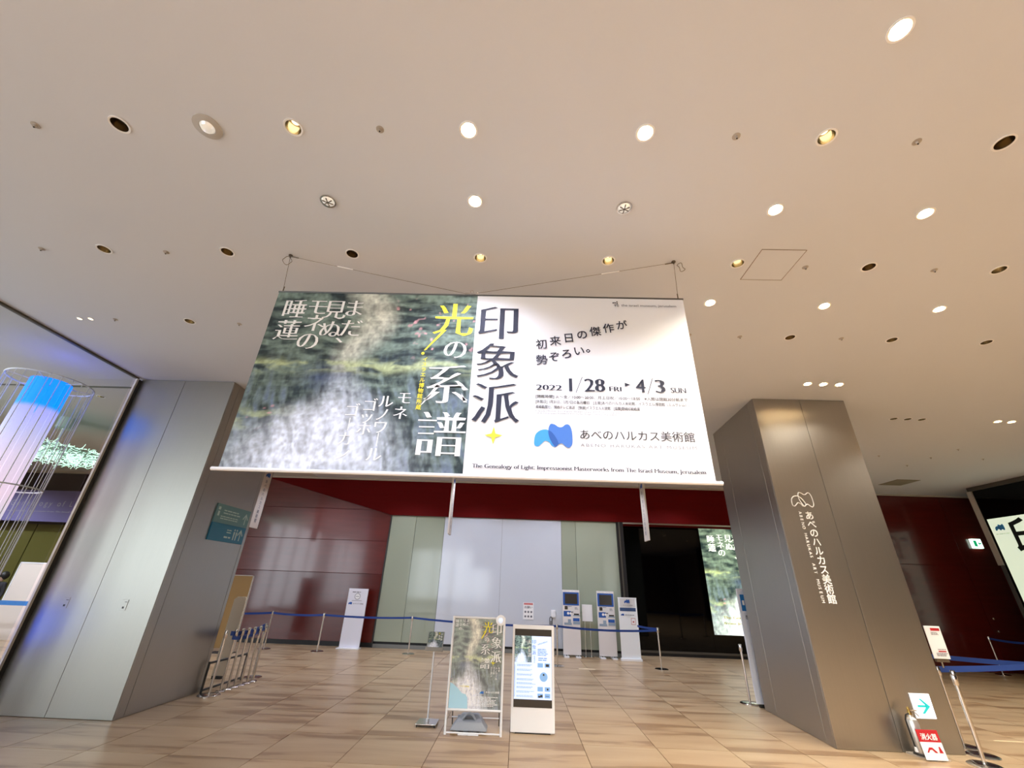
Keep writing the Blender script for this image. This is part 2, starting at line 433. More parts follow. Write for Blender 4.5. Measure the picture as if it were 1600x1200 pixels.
# ================================================================ THE SETTING
# floor: joint bed with single sandstone tiles
fl = box('floor', M_grout, -13.4, 18, -14, 15.6, -.25, -.006); tag(fl, kind='structure')
tag(box('floor', M_grout, -22, -13.4, 7.0, 15.6, -.25, -.006), kind='structure')
P_, Q_ = .917, .93
def tile_mesh():
    b = MB(); g = .004
    b.box(g, P_-g, g, Q_-g, -.02, 0, 0)
    bmesh.ops.recalc_face_normals(b.bm, faces=b.bm.faces)
    me = bpy.data.meshes.new('tile'); b.bm.to_mesh(me); b.bm.free(); me.materials.append(M_tile); return me
tm = tile_mesh(); rest = MB()
X0, Y0 = 1.78, 6.68
for i in range(-26, 18):
    for j in range(-22, 10):
        x, y = X0+i*P_, Y0+j*Q_
        if x < -21.9 or x+P_ > 18 or y+Q_ > 15.6 or (x < -13.4 and y < 7): continue
        if (-7.5 < x < 9 and 4.6 < y < 14.5) or (x >= 9 and 8.4 < y < 14.5 and x < 15):
            o = bpy.data.objects.new('tile', tm); COL.objects.link(o); o.location = (x, y, 0); o.parent = fl
        else:
            rest.box(x+.004, x+P_-.004, y+.004, y+Q_-.004, -.02, 0)
tag(rest.build('tile_field', M_tile, fl), kind='stuff')

# lamps in the ceiling: positions on a regular grid; behind, inner, hall are added
lit = [(-.47, 2.05), (.91, 2.06), (-.48, 2.72), (2.3, 2.77), (3.67, 2.79), (2.31, 1.39), (2.28, 4.17), (3.67, 4.19), (5.06, 4.21),
       (4.77, 6.30), (5.03, 6.30), (5.29, 6.30), (9.31, 7.73), (9.57, 7.73)]
small_lit = [(-6.28, 4.8), (-6.12, 4.8)]
dim = [(-1.86, 2.04), (2.31, 2.08), (-.49, 3.46), (.9, 3.47), (2.29, 3.48), (5.06, 3.51)]
dark = [(-3.26, 2.03), (3.68, 2.11), (-4.66, 3.42), (-3.28, 3.43), (-1.89, 3.43), (3.69, 3.5), (-4.7, 4.81), (3.67, 4.9), (5.05, 4.91), (6.32, 4.92), (7.31, 7.72), (7.58, 7.72), (7.85, 7.72), (-8.87, 7.62), (-8.58, 7.62)]
crystal = [(-1.87, 2.74), (.91, 2.77)]
ring = [(-2.55, 2.04)]
sensor = [(-3.96, 2.04), (-1.17, 2.05), (1.62, 2.08), (3.02, 2.11), (-5.38, 3.43), (-3.98, 3.45), (3.03, 3.52), (4.4, 3.53), (-5.76, 4.8), (-4.01, 4.85), (2.29, 4.89), (2.99, 4.91), (4.36, 4.9), (10.15, 10.16), (8.86, 10.12), (10.17, 10.88), (10.17, 9.47), (11.4, 10.15)]
behind = [(x, y) for x in (-5.0, -2.3, .5, 3.3, 6.1, 8.9, 11.5) for y in (-.3, -3.1, -5.9, -8.7)] + [(x, y) for x in (6.6, 9.2, 11.6) for y in (2.2,)]+[(7.4, 5.2), (10.2, 5.2), (12.4, 7.5)]  # added lamps behind the camera and at right, filling the room
inner = [(-4.9, 10.6), (-1.9, 11.0), (1.2, 11.0), (4.0, 10.8), (6.6, 10.6), (-6.3, 13.0), (-3.6, 12.9), (-1.4, 12.9), (.8, 12.9), (2.6, 12.9), (5.0, 13.0), (-5.6, 8.9)]  # added unseen lamps washing the back walls and floor
hall = [(-13.0, 8.4), (-13.6, 9.7), (-15.2, 10.4), (-17.4, 12.2)]  # added unseen lamps brightening the left hall
HR = .062
def circle(x, y, r_, n=16): return np.array([(x+r_*math.cos(2*PI*k/n), y+r_*math.sin(2*PI*k/n)) for k in range(n)])
holes = [circle(x, y, HR) for x, y in lit+dim+dark+behind+inner]+[circle(x, y, .03) for x, y in small_lit]
holes = [h for h in holes if h[:, 0].min() > -6.98]
V, Fc = fill([np.array([(-7.0, -14), (18, -14), (18, 15.6), (-7.0, 15.6)], float)]+holes)
me = bpy.data.meshes.new('ceiling'); me.from_pydata([(x, y, CZ) for x, y in V], [], Fc); me.materials.append(M_ceil)
ce = bpy.data.objects.new('ceiling', me); COL.objects.link(ce); tag(ce, kind='structure')
box('ceiling_slab', M_ceil, -7.0, 18, -14, 15.6, CZ+.14, CZ+.3, ce)
cb = MB().box(-13.4, -7.0, -14, 7.12, CZ, CZ+.3).box(-22, -13.4, 6.9, 7.12, CZ, CZ+.3).build('ceiling', M_ceil2); tag(cb, kind='structure')
V, Fc = fill([np.array([(-22, 7.15), (-7.0, 7.15), (-7.0, 15.6), (-22, 15.6)], float)]+[circle(x, y, HR) for x, y in dark+hall if x < -7])
me = bpy.data.meshes.new('ceiling'); me.from_pydata([(x, y, CZ) for x, y in V], [], Fc); me.materials.append(M_ceil2)
cc = bpy.data.objects.new('ceiling', me); COL.objects.link(cc); tag(cc, kind='structure')
box('ceiling_slab', M_ceil2, -22, -7.0, 7.15, 15.6, CZ+.14, CZ+.3, cc)
tag(box('trim_1', M_greyframe, -22, -7.03, 7.105, 7.155, CZ-.012, CZ+.02), kind='structure')

# glass partition along the left side, with ceiling track and end frame
tag(box('trim_2', M_greyframe, -7.05, -7.0, -3, 6.70, CZ-.03, CZ+.01), kind='structure')
tag(box('trim_3', M_dark, -7.03, -6.992, 6.70, 6.762, 0, CZ-.03), kind='structure')
tag(box('trim_4', mat('pale_trim', (214, 208, 196), .5), -7.03, -6.995, 6.665, 6.70, 0, CZ-.03), kind='structure')
w1 = empty('window_1', (-7.02, 0, 0)); tag(w1, kind='structure')
for k in range(4):
    MB().box(-.006, .006, 6.62-(k+1)*2.2+.01, 6.62-k*2.2-.01, .02, CZ-.03).build('pane', M_glass, w1)

# left window wall, daylight (outside the frame, seen in reflections)
wl = empty('wall_left', (-13.2, 0, 0)); tag(wl, kind='structure')
def wpart(n_, m_, *a): return box(n_, m_, *a, parent=wl)
wpart('sill_wall', M_wallbeige, -.15, .15, -14, 6.9, 0, .35); wpart('header', M_wallbeige, -.15, .15, -14, 6.9, 4.6, CZ)
wpart('pier', M_wallbeige, -.2, .2, -2.3, -.8, .35, 4.6); wpart('pier', M_wallbeige, -.2, .2, 6.1, 6.9, .35, 4.6); wpart('pier', M_wallbeige, -.2, .2, -14, -13.3, .35, 4.6)
for y in (-11.3, -9.3, -7.3, -5.3, -3.6, .9, 2.7, 4.4): wpart('mullion', M_greyframe, -.06, .06, y-.04, y+.04, .35, 4.6)
pl = bpy.data.lights.new('daylight_portal', 'AREA'); pl.shape = 'RECTANGLE'; pl.size = 20.5; pl.size_y = 4.25
po = bpy.data.objects.new('daylight_portal', pl); COL.objects.link(po); po.location = (-13.45, -3.6, 2.47); po.rotation_euler = (0, -PI/2, 0); po.rotation_euler = Matrix(((0, 0, -1), (1, 0, 0), (0, 1, 0))).to_euler() if False else (PI/2, 0, -PI/2)
pl.energy = 1
try: pl.cycles.is_portal = True
except Exception: pass

# walls behind the camera and to the sides
wf = box('wall_front', M_wallbeige, -2.6, 18, -14.2, -14, 0, CZ); tag(wf, kind='structure')
box('sill_wall', M_wallbeige, -13.4, -2.6, -14.2, -14, 0, .5, wf); box('header', M_wallbeige, -13.4, -2.6, -14.2, -14, 4.7, CZ, wf)
for x in (-13.2, -11.5, -9.7, -7.9, -6.1, -4.3): box('mullion', M_greyframe, x-.06, x+.06, -14.15, -14.05, .5, 4.7, wf)
tag(box('wall_left', M_wallbeige, -22.2, -22, 6.9, 15.6, 0, CZ), kind='structure'); tag(box('wall_left', M_wallbeige, -22, -13.35, 6.75, 6.9, 0, CZ), kind='structure')
tag(box('wall_right', M_wallbeige, 15.2, 15.4, -14, 15.6, 0, CZ), kind='structure')

# burgundy back wall: left glossy panels
BY = 14.42
wb = box('wall_back', M_burg, -9.3, -4.27, BY+.03, BY+.4, 0, CZ); tag(wb, kind='structure')
for z0, z1, m_ in ((.12, 1.965, M_burgpan), (1.975, 2.95, M_burgup), (2.96, 3.935, M_burgup), (3.945, 4.95, M_burgup)):
    box('panel', m_, -9.3, -4.30, BY, BY+.035, z0, z1, wb, .003)
box('plinth', M_black, -9.3, -4.27, BY+.005, BY+.03, 0, .12, wb)
# bulkhead straight over the glass wall; slanting left wedge is wall shade built as shape
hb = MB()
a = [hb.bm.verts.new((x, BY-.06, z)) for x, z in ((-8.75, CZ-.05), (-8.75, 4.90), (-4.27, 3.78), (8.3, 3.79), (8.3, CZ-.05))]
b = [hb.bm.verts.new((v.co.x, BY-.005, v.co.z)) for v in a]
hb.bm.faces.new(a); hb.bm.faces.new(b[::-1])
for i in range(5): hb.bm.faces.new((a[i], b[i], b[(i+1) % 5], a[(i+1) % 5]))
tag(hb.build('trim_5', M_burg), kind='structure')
tag(box('trim_6', M_beige, -9.3, 15.2, BY-.10, BY-.06, CZ-.05, CZ), kind='structure')
tag(box('wall_back', M_burg, -4.2, 8.3, BY+.45, BY+.6, 3.75, CZ), kind='structure')
wr = box('wall_back', M_burg, 8.3, 15.2, BY, BY+.3, 0, CZ); tag(wr, kind='structure')
for x0, x1, z0, z1 in ((8.3, 14.06, .1, 2.79), (8.3, 14.06, 2.80, 4.9), (14.08, 15.18, 2.80, 4.9)): box('panel', M_burgpan, x0, x1, BY-.02, BY, z0, z1, wr, .003)
d1 = box('door_1', M_burgpan, 14.08, 15.1, BY-.022, BY-.001, .01, 2.785); tag(d1, kind='structure')
for z in (1.03, 1.36): MB().lathe([(.02, 0), (.03, .01), (.03, .05), (.015, .06)], n=10).build('door_handle', M_chrome, d1).matrix_local = Matrix.Translation((14.2, BY-.022, z)) @ Matrix.Rotation(PI/2, 4, 'X')

# green-grey glass wall with pale screen in the middle
gw = empty('window_2', (0, BY, 0)); tag(gw, kind='structure')
for x0, x1, m_ in ((-4.25, -3.43, M_greenglass), (-3.42, -2.47, M_greenglass2), (1.40, 1.86, M_greenglass2), (1.87, 3.20, M_greenglass)):
    box('pane', m_, x0, x1, .0, .03, .16, 3.77, gw, .002)
for x0, x1 in ((-2.46, -.55), (-.545, 1.39)):
    box('pane', M_paleglass, x0, x1, -.012, .03, .16, 3.77, gw, .002)
box('frame', M_dark, -4.29, -4.25, -.02, .06, 0, 3.78, gw); box('frame', M_black, 3.2, 3.42, -.05, .3, 0, 3.80, gw); box('frame', M_greyframe, 3.27, 3.31, -.07, -.05, 0, 3.78, gw)
box('frame', M_greyframe, -4.25, 3.2, -.02, .06, 3.77, 3.80, gw)
box('plinth', M_black, -4.25, 3.2, .05, .08, .0, .16, gw); box('sill', mat('grey_sill', (120, 122, 118), .15), -4.25, 3.2, -.02, .07, .0, .10, gw)
tag(box('wall_back', M_dark, -4.3, 3.3, BY+.12, BY+.3, 0, 3.8), kind='structure')

# black glass display window with lit poster
bw = empty('window_3', (0, 15.05, 0)); tag(bw, kind='structure')
for x0, x1 in ((3.42, 6.1), (6.105, 8.3)): box('pane', M_blackglass, x0, x1, 0, .02, .12, 3.85, bw)
box('sill', M_greyframe, 3.42, 8.3, -.03, .06, .08, .14, bw); box('plinth', M_black, 3.42, 8.3, -.01, .06, 0, .08, bw); box('frame', M_beige, 3.3, 8.3, -.62, .02, 3.80, 3.86, bw)
tag(box('wall_back', M_black, 3.3, 8.4, 15.12, 15.3, 0, CZ), kind='structure')
tag(box('wall_back', M_burg, 8.3, 8.4, BY, 15.1, 0, 3.8), kind='structure')
lp = empty('lit_poster', (6.14, 15.03, .62))
tag(lp, 'tall backlit poster of green and cream brushwork in the black glass wall', 'poster')
painting('poster_print', attr_mat('lit_print', .6), (0, 0, 0), (1, 0, 0), (0, 0, 1), 2.1, 3.22, 70, 110, lp, seed=3, crop=(0, .62, 0, 1), gain=1.5, tint=(1.05, 1.08, .85))
k = Ink((0, 0, 0)); k.col('まだ、', 1.18, 2.86, .28, .26); k.col('見ぬ', .94, 2.84, .26, .26); k.col('モネの', .66, 2.86, .24, .26); k.col('睡蓮', .36, 2.80, .27, .27); k.each('character', M_littext, lp)
k = Ink((0, 0, 0)); k.fit('The Genealogy of Light', .35, 1.9, .42, .52, 'didone'); k.fit('from Jerusalem', .35, 1.5, .27, .36, 'didone'); k.build('lettering', M_ytext, lp)

# right side: black glass wall, frame post, large lit poster
rw = empty('window_4', (13.9, 0, 0)); tag(rw, kind='structure')
for k_ in range(5): box('pane', M_blackglass, 0, .04, 13.1-(k_+1)*3.6+.004, 13.1-k_*3.6-.004, .1, CZ-.12, rw)
box('frame', M_greyframe, -.03, .08, -4.9, 13.2, CZ-.12, CZ-.002, rw); box('sill', M_greyframe, -.03, .08, -4.9, 13.2, 0, .1, rw)
box('post', M_beige, -.04, .10, 13.10, 13.24, 2.76, CZ-.12, rw); box('post', M_greyframe, -.02, .10, 13.10, 13.2, 0, 2.76, rw)  # post split into pale and dark tones, a reflection change put into colour
rp = empty('lit_poster', (13.87, 13.0, .9)); tag(rp, 'large glowing white poster in the dark glass wall at the right edge', 'poster')
box('poster_panel', M_litcream, 0, .02, -3.4, 0, 0, 3.1, rp)
k = Ink((0, 0, 0), (0, -1, 0), lift=.004); k.ch('印', .95, 2.55, 1.05, 'bold'); k.ch('象', .95, 1.45, 1.05, 'bold'); k.ch('派', .95, .4, 1.05, 'bold'); k.build('lettering', mat('black_print', (12, 22, 20), .6), rp)
logo((0, 0, 0), (0, -1, 0), (0, 0, 1), .12, 2.76, .26, rp, (M_blueA, M_blueA, M_blueB))
k = Ink((0, 0, 0), (0, -1, 0)); k.fit('ABENO HARUKAS ART MUSEUM', .08, .44, 2.66, 2.685, 'sans', 1.1); k.build('lettering', M_grey, rp)
tag(box('wall_right', M_dark, 13.96, 14.1, -5, 13.1, 0, CZ-.01), kind='structure')

# back of the left hall
tag(box('wall_back', mat('dark_maroon', (38, 14, 12), .7), -20, -9.3, 14.7, 14.9, 0, CZ), kind='structure')
og = empty('window_5', (0, 14.66, 0)); tag(og, kind='structure')
for x0, x1, m_ in ((-19.9, -16.42, M_olive), (-16.38, -15.25, M_olive), (-15.23, -13.6, M_dark), (-13.58, -9.4, M_dark)): box('pane', m_, x0, x1, -.02, .03, .05, 3.15, og)
tag(box('trim_7', M_beige, -20, -9.3, 14.55, 14.68, CZ-.07, CZ), kind='structure')
pb = empty('lilac_banner', (-18.2, 14.3, 3.22)); tag(pb, 'wide lilac banner across the far wall of the left hall', 'banner')
box('cloth', M_purple, 0, 4.6, 0, .02, 0, 1.0, pb); box('hem_bar', M_purple, 0, 4.6, -.01, .03, -.02, .02, pb)
k = Ink((0, 0, 0)); k.fit('The Genealogy of Light', .2, 3.62, .42, .66, 'sans', 1.5); k.fit('Impressionist Masterworks from The Israel Museum', .9, 3.5, .27, .33, 'didone'); k.build('lettering', M_lgrey, pb)

# ---------------------------------------------------------------- pillars
def slab(pl_, p, q, z0, z1, th=.018, gap=.003):
    p, q = Vector((*p, 0)), Vector((*q, 0)); d = (q-p); L_ = d.length; d.normalize(); n = Vector((d.y, -d.x, 0))
    mt = Matrix(((d.x, n.x, 0, p.x), (d.y, n.y, 0, p.y), (0, 0, 1, 0), (0, 0, 0, 1)))
    MB().box(gap, L_-gap, 0, th, z0, z1, .003, mt).build('panel', M_steel, pl_)
def pillar(poly, segs):
    core = MB().prism([(x, y) for x, y in poly], 0, CZ).build('pillar', M_steel_dk); tag(core, kind='structure')
    for p, q in segs: slab(core, p, q, .004, CZ-.006)
    return core
e_ = .018
x0, x1, y0, y1 = -7.0, -5.26-e_, 6.76+e_, 8.45
pillar([(x0, y0), (x1, y0), (x1, y1), (x0, y1)], [((x0, y0), (-6.18, y0)), ((-6.18, y0), (x1+e_, y0)), ((x1, y0), (x1, 6.93)), ((x1, 6.93), (x1, 8.36)), ((x1, 8.36), (x1, y1)), ((x1, y1), (x0, y1))])
A, B_, C_, D_ = (4.17+e_, 6.93+e_), (5.80-e_, 6.93+e_), (5.80-e_, 8.87), (4.28+e_, 8.87)
lerp = lambda p, q, t: (p[0]+(q[0]-p[0])*t, p[1]+(q[1]-p[1])*t)
pillar([A, B_, C_, D_], [((4.17, A[1]), (5.005, A[1])), ((5.005, A[1]), (5.80, A[1])), (B_, C_), (C_, D_), (D_, lerp(D_, A, .22)), (lerp(D_, A, .22), lerp(D_, A, .90)), (lerp(D_, A, .90), A)])
# lettering on the right pillar
pe = empty('pillar_sign', (0, 6.93, 0)); tag(pe, 'white museum emblem and vertical lettering mounted on the front of the right steel pillar', 'sign')
for P in (LOGO_A, LOGO_B):
    Q = logo_pts(P, 4.40, 3.06, .345); mb = MB(); mb.tube([(x, -.004, z) for x, z in Q], .0075, 6, closed=True); mb.build('logo_outline', M_wtext, pe)
k = Ink((0, 0, 0)); txt = 'あべのハルカス美術館'
for i, c in enumerate(txt): k.ch(c, 4.625, 2.925-i*.1315, .138, 'bold')
k.each('character', M_wtext, pe)
k = Ink((0, 0, 0))
for i, c in enumerate('ABENO HARUKAS ART MUSEUM'):
    if c != ' ':
        V, Fc = glyph(c, 'bold'); V = (V-[.3, .35])*.062; V = np.c_[V[:, 1], -V[:, 0]]; k.raw(V+[4.492, 2.965-i*.0545], Fc)
k.build('lettering', M_wtext, pe)

# outlets on the left pillar
for i, x in enumerate((-6.575, -5.70)):
    oe = empty('wall_outlet', (x, 6.76, 1.33))
    tag(oe, ['steel outlet plate on the left pillar, left of the panel seam', 'steel outlet plate on the left pillar, right of the panel seam'][i], 'outlet', 'outlet plates on the left pillar')
    box('plate', M_steel, -.045, .045, -.006, 0, -.07, .07, oe, .002); box('socket', M_dark, -.012, .012, -.009, -.006, -.045, -.02, oe); box('slot', M_dark, 0, .035, -.008, -.006, .035, .042, oe)

# teal direction sign on the side of the left pillar
ts = empty('direction_sign', (-5.26, 7.36, 2.30)); tag(ts, 'teal direction sign with white arrows on the side of the left pillar', 'sign')
MB().box(0, .02, 0, .98, 0, .29, .0).build('sign_panel', M_teal, ts); MB().box(0, .02, 0, .98, .292, .60).build('sign_panel', M_teal2, ts)
k = Ink((.02, 0, 0), (0, 1, 0), lift=.003)
def up_arrow(k, x, y, s_):
    k.poly([(x-.012*s_, y), (x+.012*s_, y), (x+.012*s_, y+.16*s_), (x-.012*s_, y+.16*s_)])
    k.poly([(x, y+.2*s_), (x+.08*s_, y+.1*s_), (x+.065*s_, y+.08*s_), (x, y+.165*s_), (x-.065*s_, y+.08*s_), (x-.08*s_, y+.1*s_)])
up_arrow(k, .84, .05, 1); up_arrow(k, .86, .34, 1)
for x in (.66, .73):
    k.poly(circle(x, .22, .018, 10)); k.poly([(x-.022, .19), (x+.022, .19), (x+.012, .05), (x-.012, .05)])
greek(k, .44, .60, .22, .14, 2); greek(k, .40, .60, .11, .05, 1); greek(k, .2, .72, .53, .44, 2); greek(k, .15, .72, .42, .35, 2); k.rect(.05, .1, .4, .48); k.rect(.04, .1, .5, .55)
k.build('lettering', mat('pale_print', (176, 200, 200), .6), ts)

# lit evacuation arrow on the right pillar
ar = empty('arrow_sign', (5.31, 6.93, .37)); tag(ar, 'small glowing white sign with a turquoise arrow low on the right pillar', 'sign')
box('sign_box', M_white, -.008, .258, -.012, 0, -.008, .268, ar, .003); box('lit_face', M_arrowlit, 0, .25, -.018, -.012, 0, .26, ar)
k = Ink((0, -.018, 0), lift=.002); k.rect(.05, .17, .118, .142); k.poly([(.09, .21), (.12, .21), (.215, .13), (.12, .05), (.085, .05), (.165, .13)]); k.build('arrow', M_arrow, ar)

# exit sign on the far right wall
ex = empty('exit_sign', (14.50, BY-.02, 3.33)); tag(ex, 'small glowing green and white exit sign on the far burgundy wall', 'sign')
box('sign_box', M_exit, 0, .28, -.09, 0, 0, .28, ex, .004)
k = Ink((0, -.09, 0), lift=.003); k.rect(.02, .12, .05, .23); k.poly([(.15, .14), (.2, .2), (.2, .16), (.26, .16), (.26, .12), (.2, .12), (.2, .08)]); k.build('pictogram', M_exitg, ex)

# ================================================================ CEILING FIXTURES
def spot(x, y, e, size=110, r_=.06, col=WARM, blend=.6, z=CZ-.03, tgt=None):
    l = bpy.data.lights.new('downlight_beam', 'SPOT'); l.energy = e; l.color = col; l.spot_size = math.radians(size); l.spot_blend = blend; l.shadow_soft_size = r_
    o = bpy.data.objects.new('downlight_beam', l); COL.objects.link(o); o.location = (x, y, z)
    if tgt is not None: o.rotation_euler = (Vector(tgt)-Vector((x, y, z))).to_track_quat('-Z', 'Y').to_euler()
    return o
def make_downlight(kind):
    t = empty('ceiling_downlight')
    MB().lathe([(HR-.001, .0), (HR+.012, -.001), (HR+.010, -.006), (HR-.003, -.004), (HR-.001, .0)], n=20, capb=False, capt=False).build('trim_ring', M_white, t, True)
    MB().lathe([(HR-.003, -.002), (HR-.006, .03), (.044, .085), (.040, .12)], n=20, capb=False, capt=True).build('reflector', M_gold if kind != 'lit' else mat('bright_reflector', (235, 215, 180), .3, .8), t, True)
    if kind == 'lit': MB().lathe([(.036, .0), (.038, .02), (.030, .03)], (0, 0, .022), 20).build('lamp_lens', M_lamp, t, True)
    elif kind == 'dim': MB().lathe([(.030, .0), (.032, .015)], (0, 0, .07), 16).build('lamp_lens', M_lampdim, t, True)
    else: MB().lathe([(.022, .0), (.024, .02)], (0, 0, .09), 12).build('lamp_lens', M_dark, t, True)
    return t
LBL = {'lit': 'round recessed downlight, switched on', 'dim': 'round recessed downlight glowing faintly', 'dark': 'round recessed downlight, switched off'}
def order_word(n_, k_):
    return ['first', 'second', 'third', 'fourth', 'fifth', 'sixth', 'seventh', 'eighth', 'ninth', 'tenth'][k_]
rowname = {1: 'high in the ceiling nearest the camera', 2: 'in the front row of ceiling fixtures', 3: 'in the row of the crystal lamps', 4: 'in the row just above the hanging banner', 5: 'in the row level with the access panel foot', 6: 'in the back row before the pillars', 7: 'in the trio before the right pillar', 8: 'in the far row right of the right pillar', 9: 'in the ceiling behind the glass'}
def row_of(x, y):
    if x < -7: return 9
    for lim, n_ in ((1.6, 1), (2.4, 2), (3.1, 3), (3.9, 4), (4.5, 5), (5.5, 6), (7, 7), (8, 8)):
        if y < lim: return n_
    return 10
protos = {}
allf = [(x, y, 'lit') for x, y in lit]+[(x, y, 'dim') for x, y in dim]+[(x, y, 'dark') for x, y in dark]
cnt = {}
for x, y, kd in sorted(allf, key=lambda t: (row_of(t[0], t[1]), t[0])):
    if kd not in protos: o = make_downlight(kd); protos[kd] = o
    else: o = copy_tree(protos[kd])
    o.location = (x, y, CZ); rn = row_of(x, y); kk = (kd, rn); cnt[kk] = cnt.get(kk, 0)+1
    same = [q for q in allf if q[2] == kd and row_of(q[0], q[1]) == rn]
    if len(same) == 1: lb = '%s, the only such one %s' % (LBL[kd].replace('round recessed ', ''), rowname[rn])
    else: lb = '%s, %s from the left %s' % (LBL[kd].replace('round recessed ', ''), order_word(0, cnt[kk]-1), rowname[rn])
    tag(o, lb, 'ceiling light', 'recessed ceiling downlights')
for x, y in behind+inner+hall:
    o = copy_tree(protos['lit']); o.location = (x, y, CZ); tag(o, 'added fill downlight, switched on, in the ceiling out of view', 'ceiling light', 'added fill downlights out of view')
E_DL = 80
for x, y in lit: spot(x, y, E_DL*(.35 if 6 < y < 6.5 else 2.3 if x > 1.5 else .9), 120, col=((1, .90, .76) if x > 1.5 else WARM))
for x, y in behind: spot(x, y, E_DL*(1.55 if x > 5 else 1.4), 140, col=((1, .92, .80) if x > 5 else WARM))
for x, y in inner: spot(x, y, E_DL*.95, 130)
for x, y in hall: spot(x, y, E_DL*3.2, 150)
spot(-.48, 2.72, 18, 95, .05, (1, .96, .92), 1.0, CZ-.06, (-1.5, 3.48, 3.2))
spot(2.3, 2.77, 8, 26, .04, (1, .82, .55), .8, CZ-.06, (.95, 3.48, 3.85))
for i, (x, y) in enumerate(small_lit):
    t = empty('mini_downlight', (x, y, CZ)); tag(t, ['tiny lit pin lamp in the ceiling left of the banner, left one of the pair', 'tiny lit pin lamp in the ceiling left of the banner, right one of the pair'][i], 'ceiling light', 'pair of pin lamps')
    MB().lathe([(.030, 0), (.036, -.001), (.034, -.006), (.028, -.004)], n=14, capb=False, capt=False).build('trim_ring', M_white, t, True); MB().lathe([(.028, 0), (.026, .02)], (0, 0, -.003), 14).build('lamp_lens', M_lampdim, t)
for i, (x, y) in enumerate(crystal):
    t = empty('crystal_downlight', (x, y, CZ)); tag(t, ['clear faceted glass ceiling lamp above the painted half of the banner', 'clear faceted glass ceiling lamp above the white half of the banner'][i], 'ceiling light', 'two faceted glass ceiling lamps')
    MB().lathe([(.058, 0), (.074, -.002), (.072, -.010), (.060, -.008)], n=24, capb=False, capt=False).build('trim_ring', M_chrome, t, True)
    MB().lathe([(.059, -.004), (.045, -.014), (.02, -.02)], n=24, capb=False).build('glass_lens', M_clearlens, t, True)
    mb = MB()
    for a_ in (.5, 1.6, 2.7): mb.box(-.05, .05, -.004, .004, -.024, -.016, 0, Matrix.Rotation(a_, 4, 'Z'))
    mb.build('facet_rib', mat('lens_rib', (110, 100, 88), .3), t)
for x, y in ring:
    t = empty('ceiling_speaker', (x, y, CZ)); tag(t, 'large round ceiling fixture with wide grey ring and clear dome in the front row', 'ceiling fixture')
    MB().lathe([(.055, -.002), (.105, 0), (.104, -.008), (.06, -.014), (.055, -.010)], n=28, capb=False, capt=False).build('ring', mat('pale_grey_plastic', (186, 182, 178), .4), t, True)
    MB().lathe([(.056, -.006), (.04, -.03), (.015, -.038)], n=24, capb=False).build('dome', M_clearlens, t, True)
sp = None
for i, (x, y) in enumerate(sensor):
    if sp is None:
        t = empty('ceiling_sprinkler'); sp = t
        MB().lathe([(.024, 0), (.031, -.002), (.030, -.004), (.010, -.006), (.008, -.018), (.013, -.019), (.013, -.022), (.004, -.024)], n=14, capb=False).build('sensor_head', mat('sensor_grey', (176, 168, 160), .5), t, True)
        MB().lathe([(.006, -.024), (.004, -.032)], n=8).build('nozzle', M_dark, t, True)
    else: t = copy_tree(sp)
    t.location = (x, y, CZ)
    rn = row_of(x, y); same = sorted([q for q in sensor if row_of(*q) == rn])
    idx = same.index((x, y))
    wh = {2: 'front row', 4: 'row just above the banner', 6: 'back row before the pillars', 10: 'cluster right of the right pillar'}[rn]
    tag(t, 'grey sprinkler, %s from left in the %s' % (order_word(0, idx), wh), 'sprinkler', 'ceiling sprinkler heads')
# access panel and vent
ap = empty('access_panel', (2.44, 3.27, CZ)); tag(ap, 'square access panel outlined in the ceiling above the right end of the banner', 'ceiling panel')
box('hatch', M_ceil, 0, .45, 0, .46, -.003, 0, ap)
mb = MB()
for a_ in ((-.004, .454, -.004, .0), (-.004, .454, .46, .464), (-.004, 0, 0, .46), (.45, .454, 0, .46)): mb.box(*a_, -.005, -.001)
mb.build('hatch_frame', mat('hatch_edge', (120, 100, 82), .6), ap)
vt = empty('ceiling_vent', (11.1, 12.35, CZ)); tag(vt, 'square grey air vent in the far ceiling right of the right pillar', 'vent')
box('backing', mat('vent_grey', (128, 122, 104), .7), 0, .68, 0, .72, -.006, 0, vt)
for k_ in range(9): box('slat', mat('vent_slat', (150, 144, 126), .6), .03, .65, .05+k_*.07, .085+k_*.07, -.016, -.006, vt)

# ================================================================ HANGING BANNER
bn = empty('hanging_banner', (0, 3.48, 2.59)); ZB = 1.87
tag(bn, 'huge hanging exhibition banner, left half painted print, right half white, hung before the hall', 'banner')
bx0, bxm, bx1 = -2.585, -.485, 1.63
painting('painted_cloth', attr_mat('cloth_print', 0, .8), (bx0, 0, 0), (1, 0, 0), (0, 0, 1), bxm-bx0, ZB, 260, 210, bn, seed=3, gain=1.12)
box('white_cloth', M_cloth, bxm, bx1, 0, .004, 0, ZB, bn); box('backing_cloth', M_cloth, bx0, bxm, .002, .005, 0, ZB, bn)
MB().tube([(bx0-.005, .004, ZB+.008), (bx1+.005, .004, ZB+.008)], .011, 10).build('top_bar', mat('dark_bar', (90, 92, 92), .3, .8), bn, True)
MB().tube([(bx0-.06, .004, -.012), (bxm, .004, -.012)], .017, 12).build('bottom_bar', M_whitem, bn, True)
MB().tube([(bxm, .004, -.012), (bx1+.055, .004, -.012)], .017, 12).build('bottom_bar', M_whitem, bn, True)
O = (0, 0, -2.59); S = .235
k = Ink(O)
k.ch('ま', -1.745, 4.27, S); k.ch('だ', -1.73, 4.03, S); k.ch('見', -1.94, 4.25, S*1.08); k.ch('ぬ', -1.935, 4.01, S); k.ch('、', -1.75, 3.95, S)
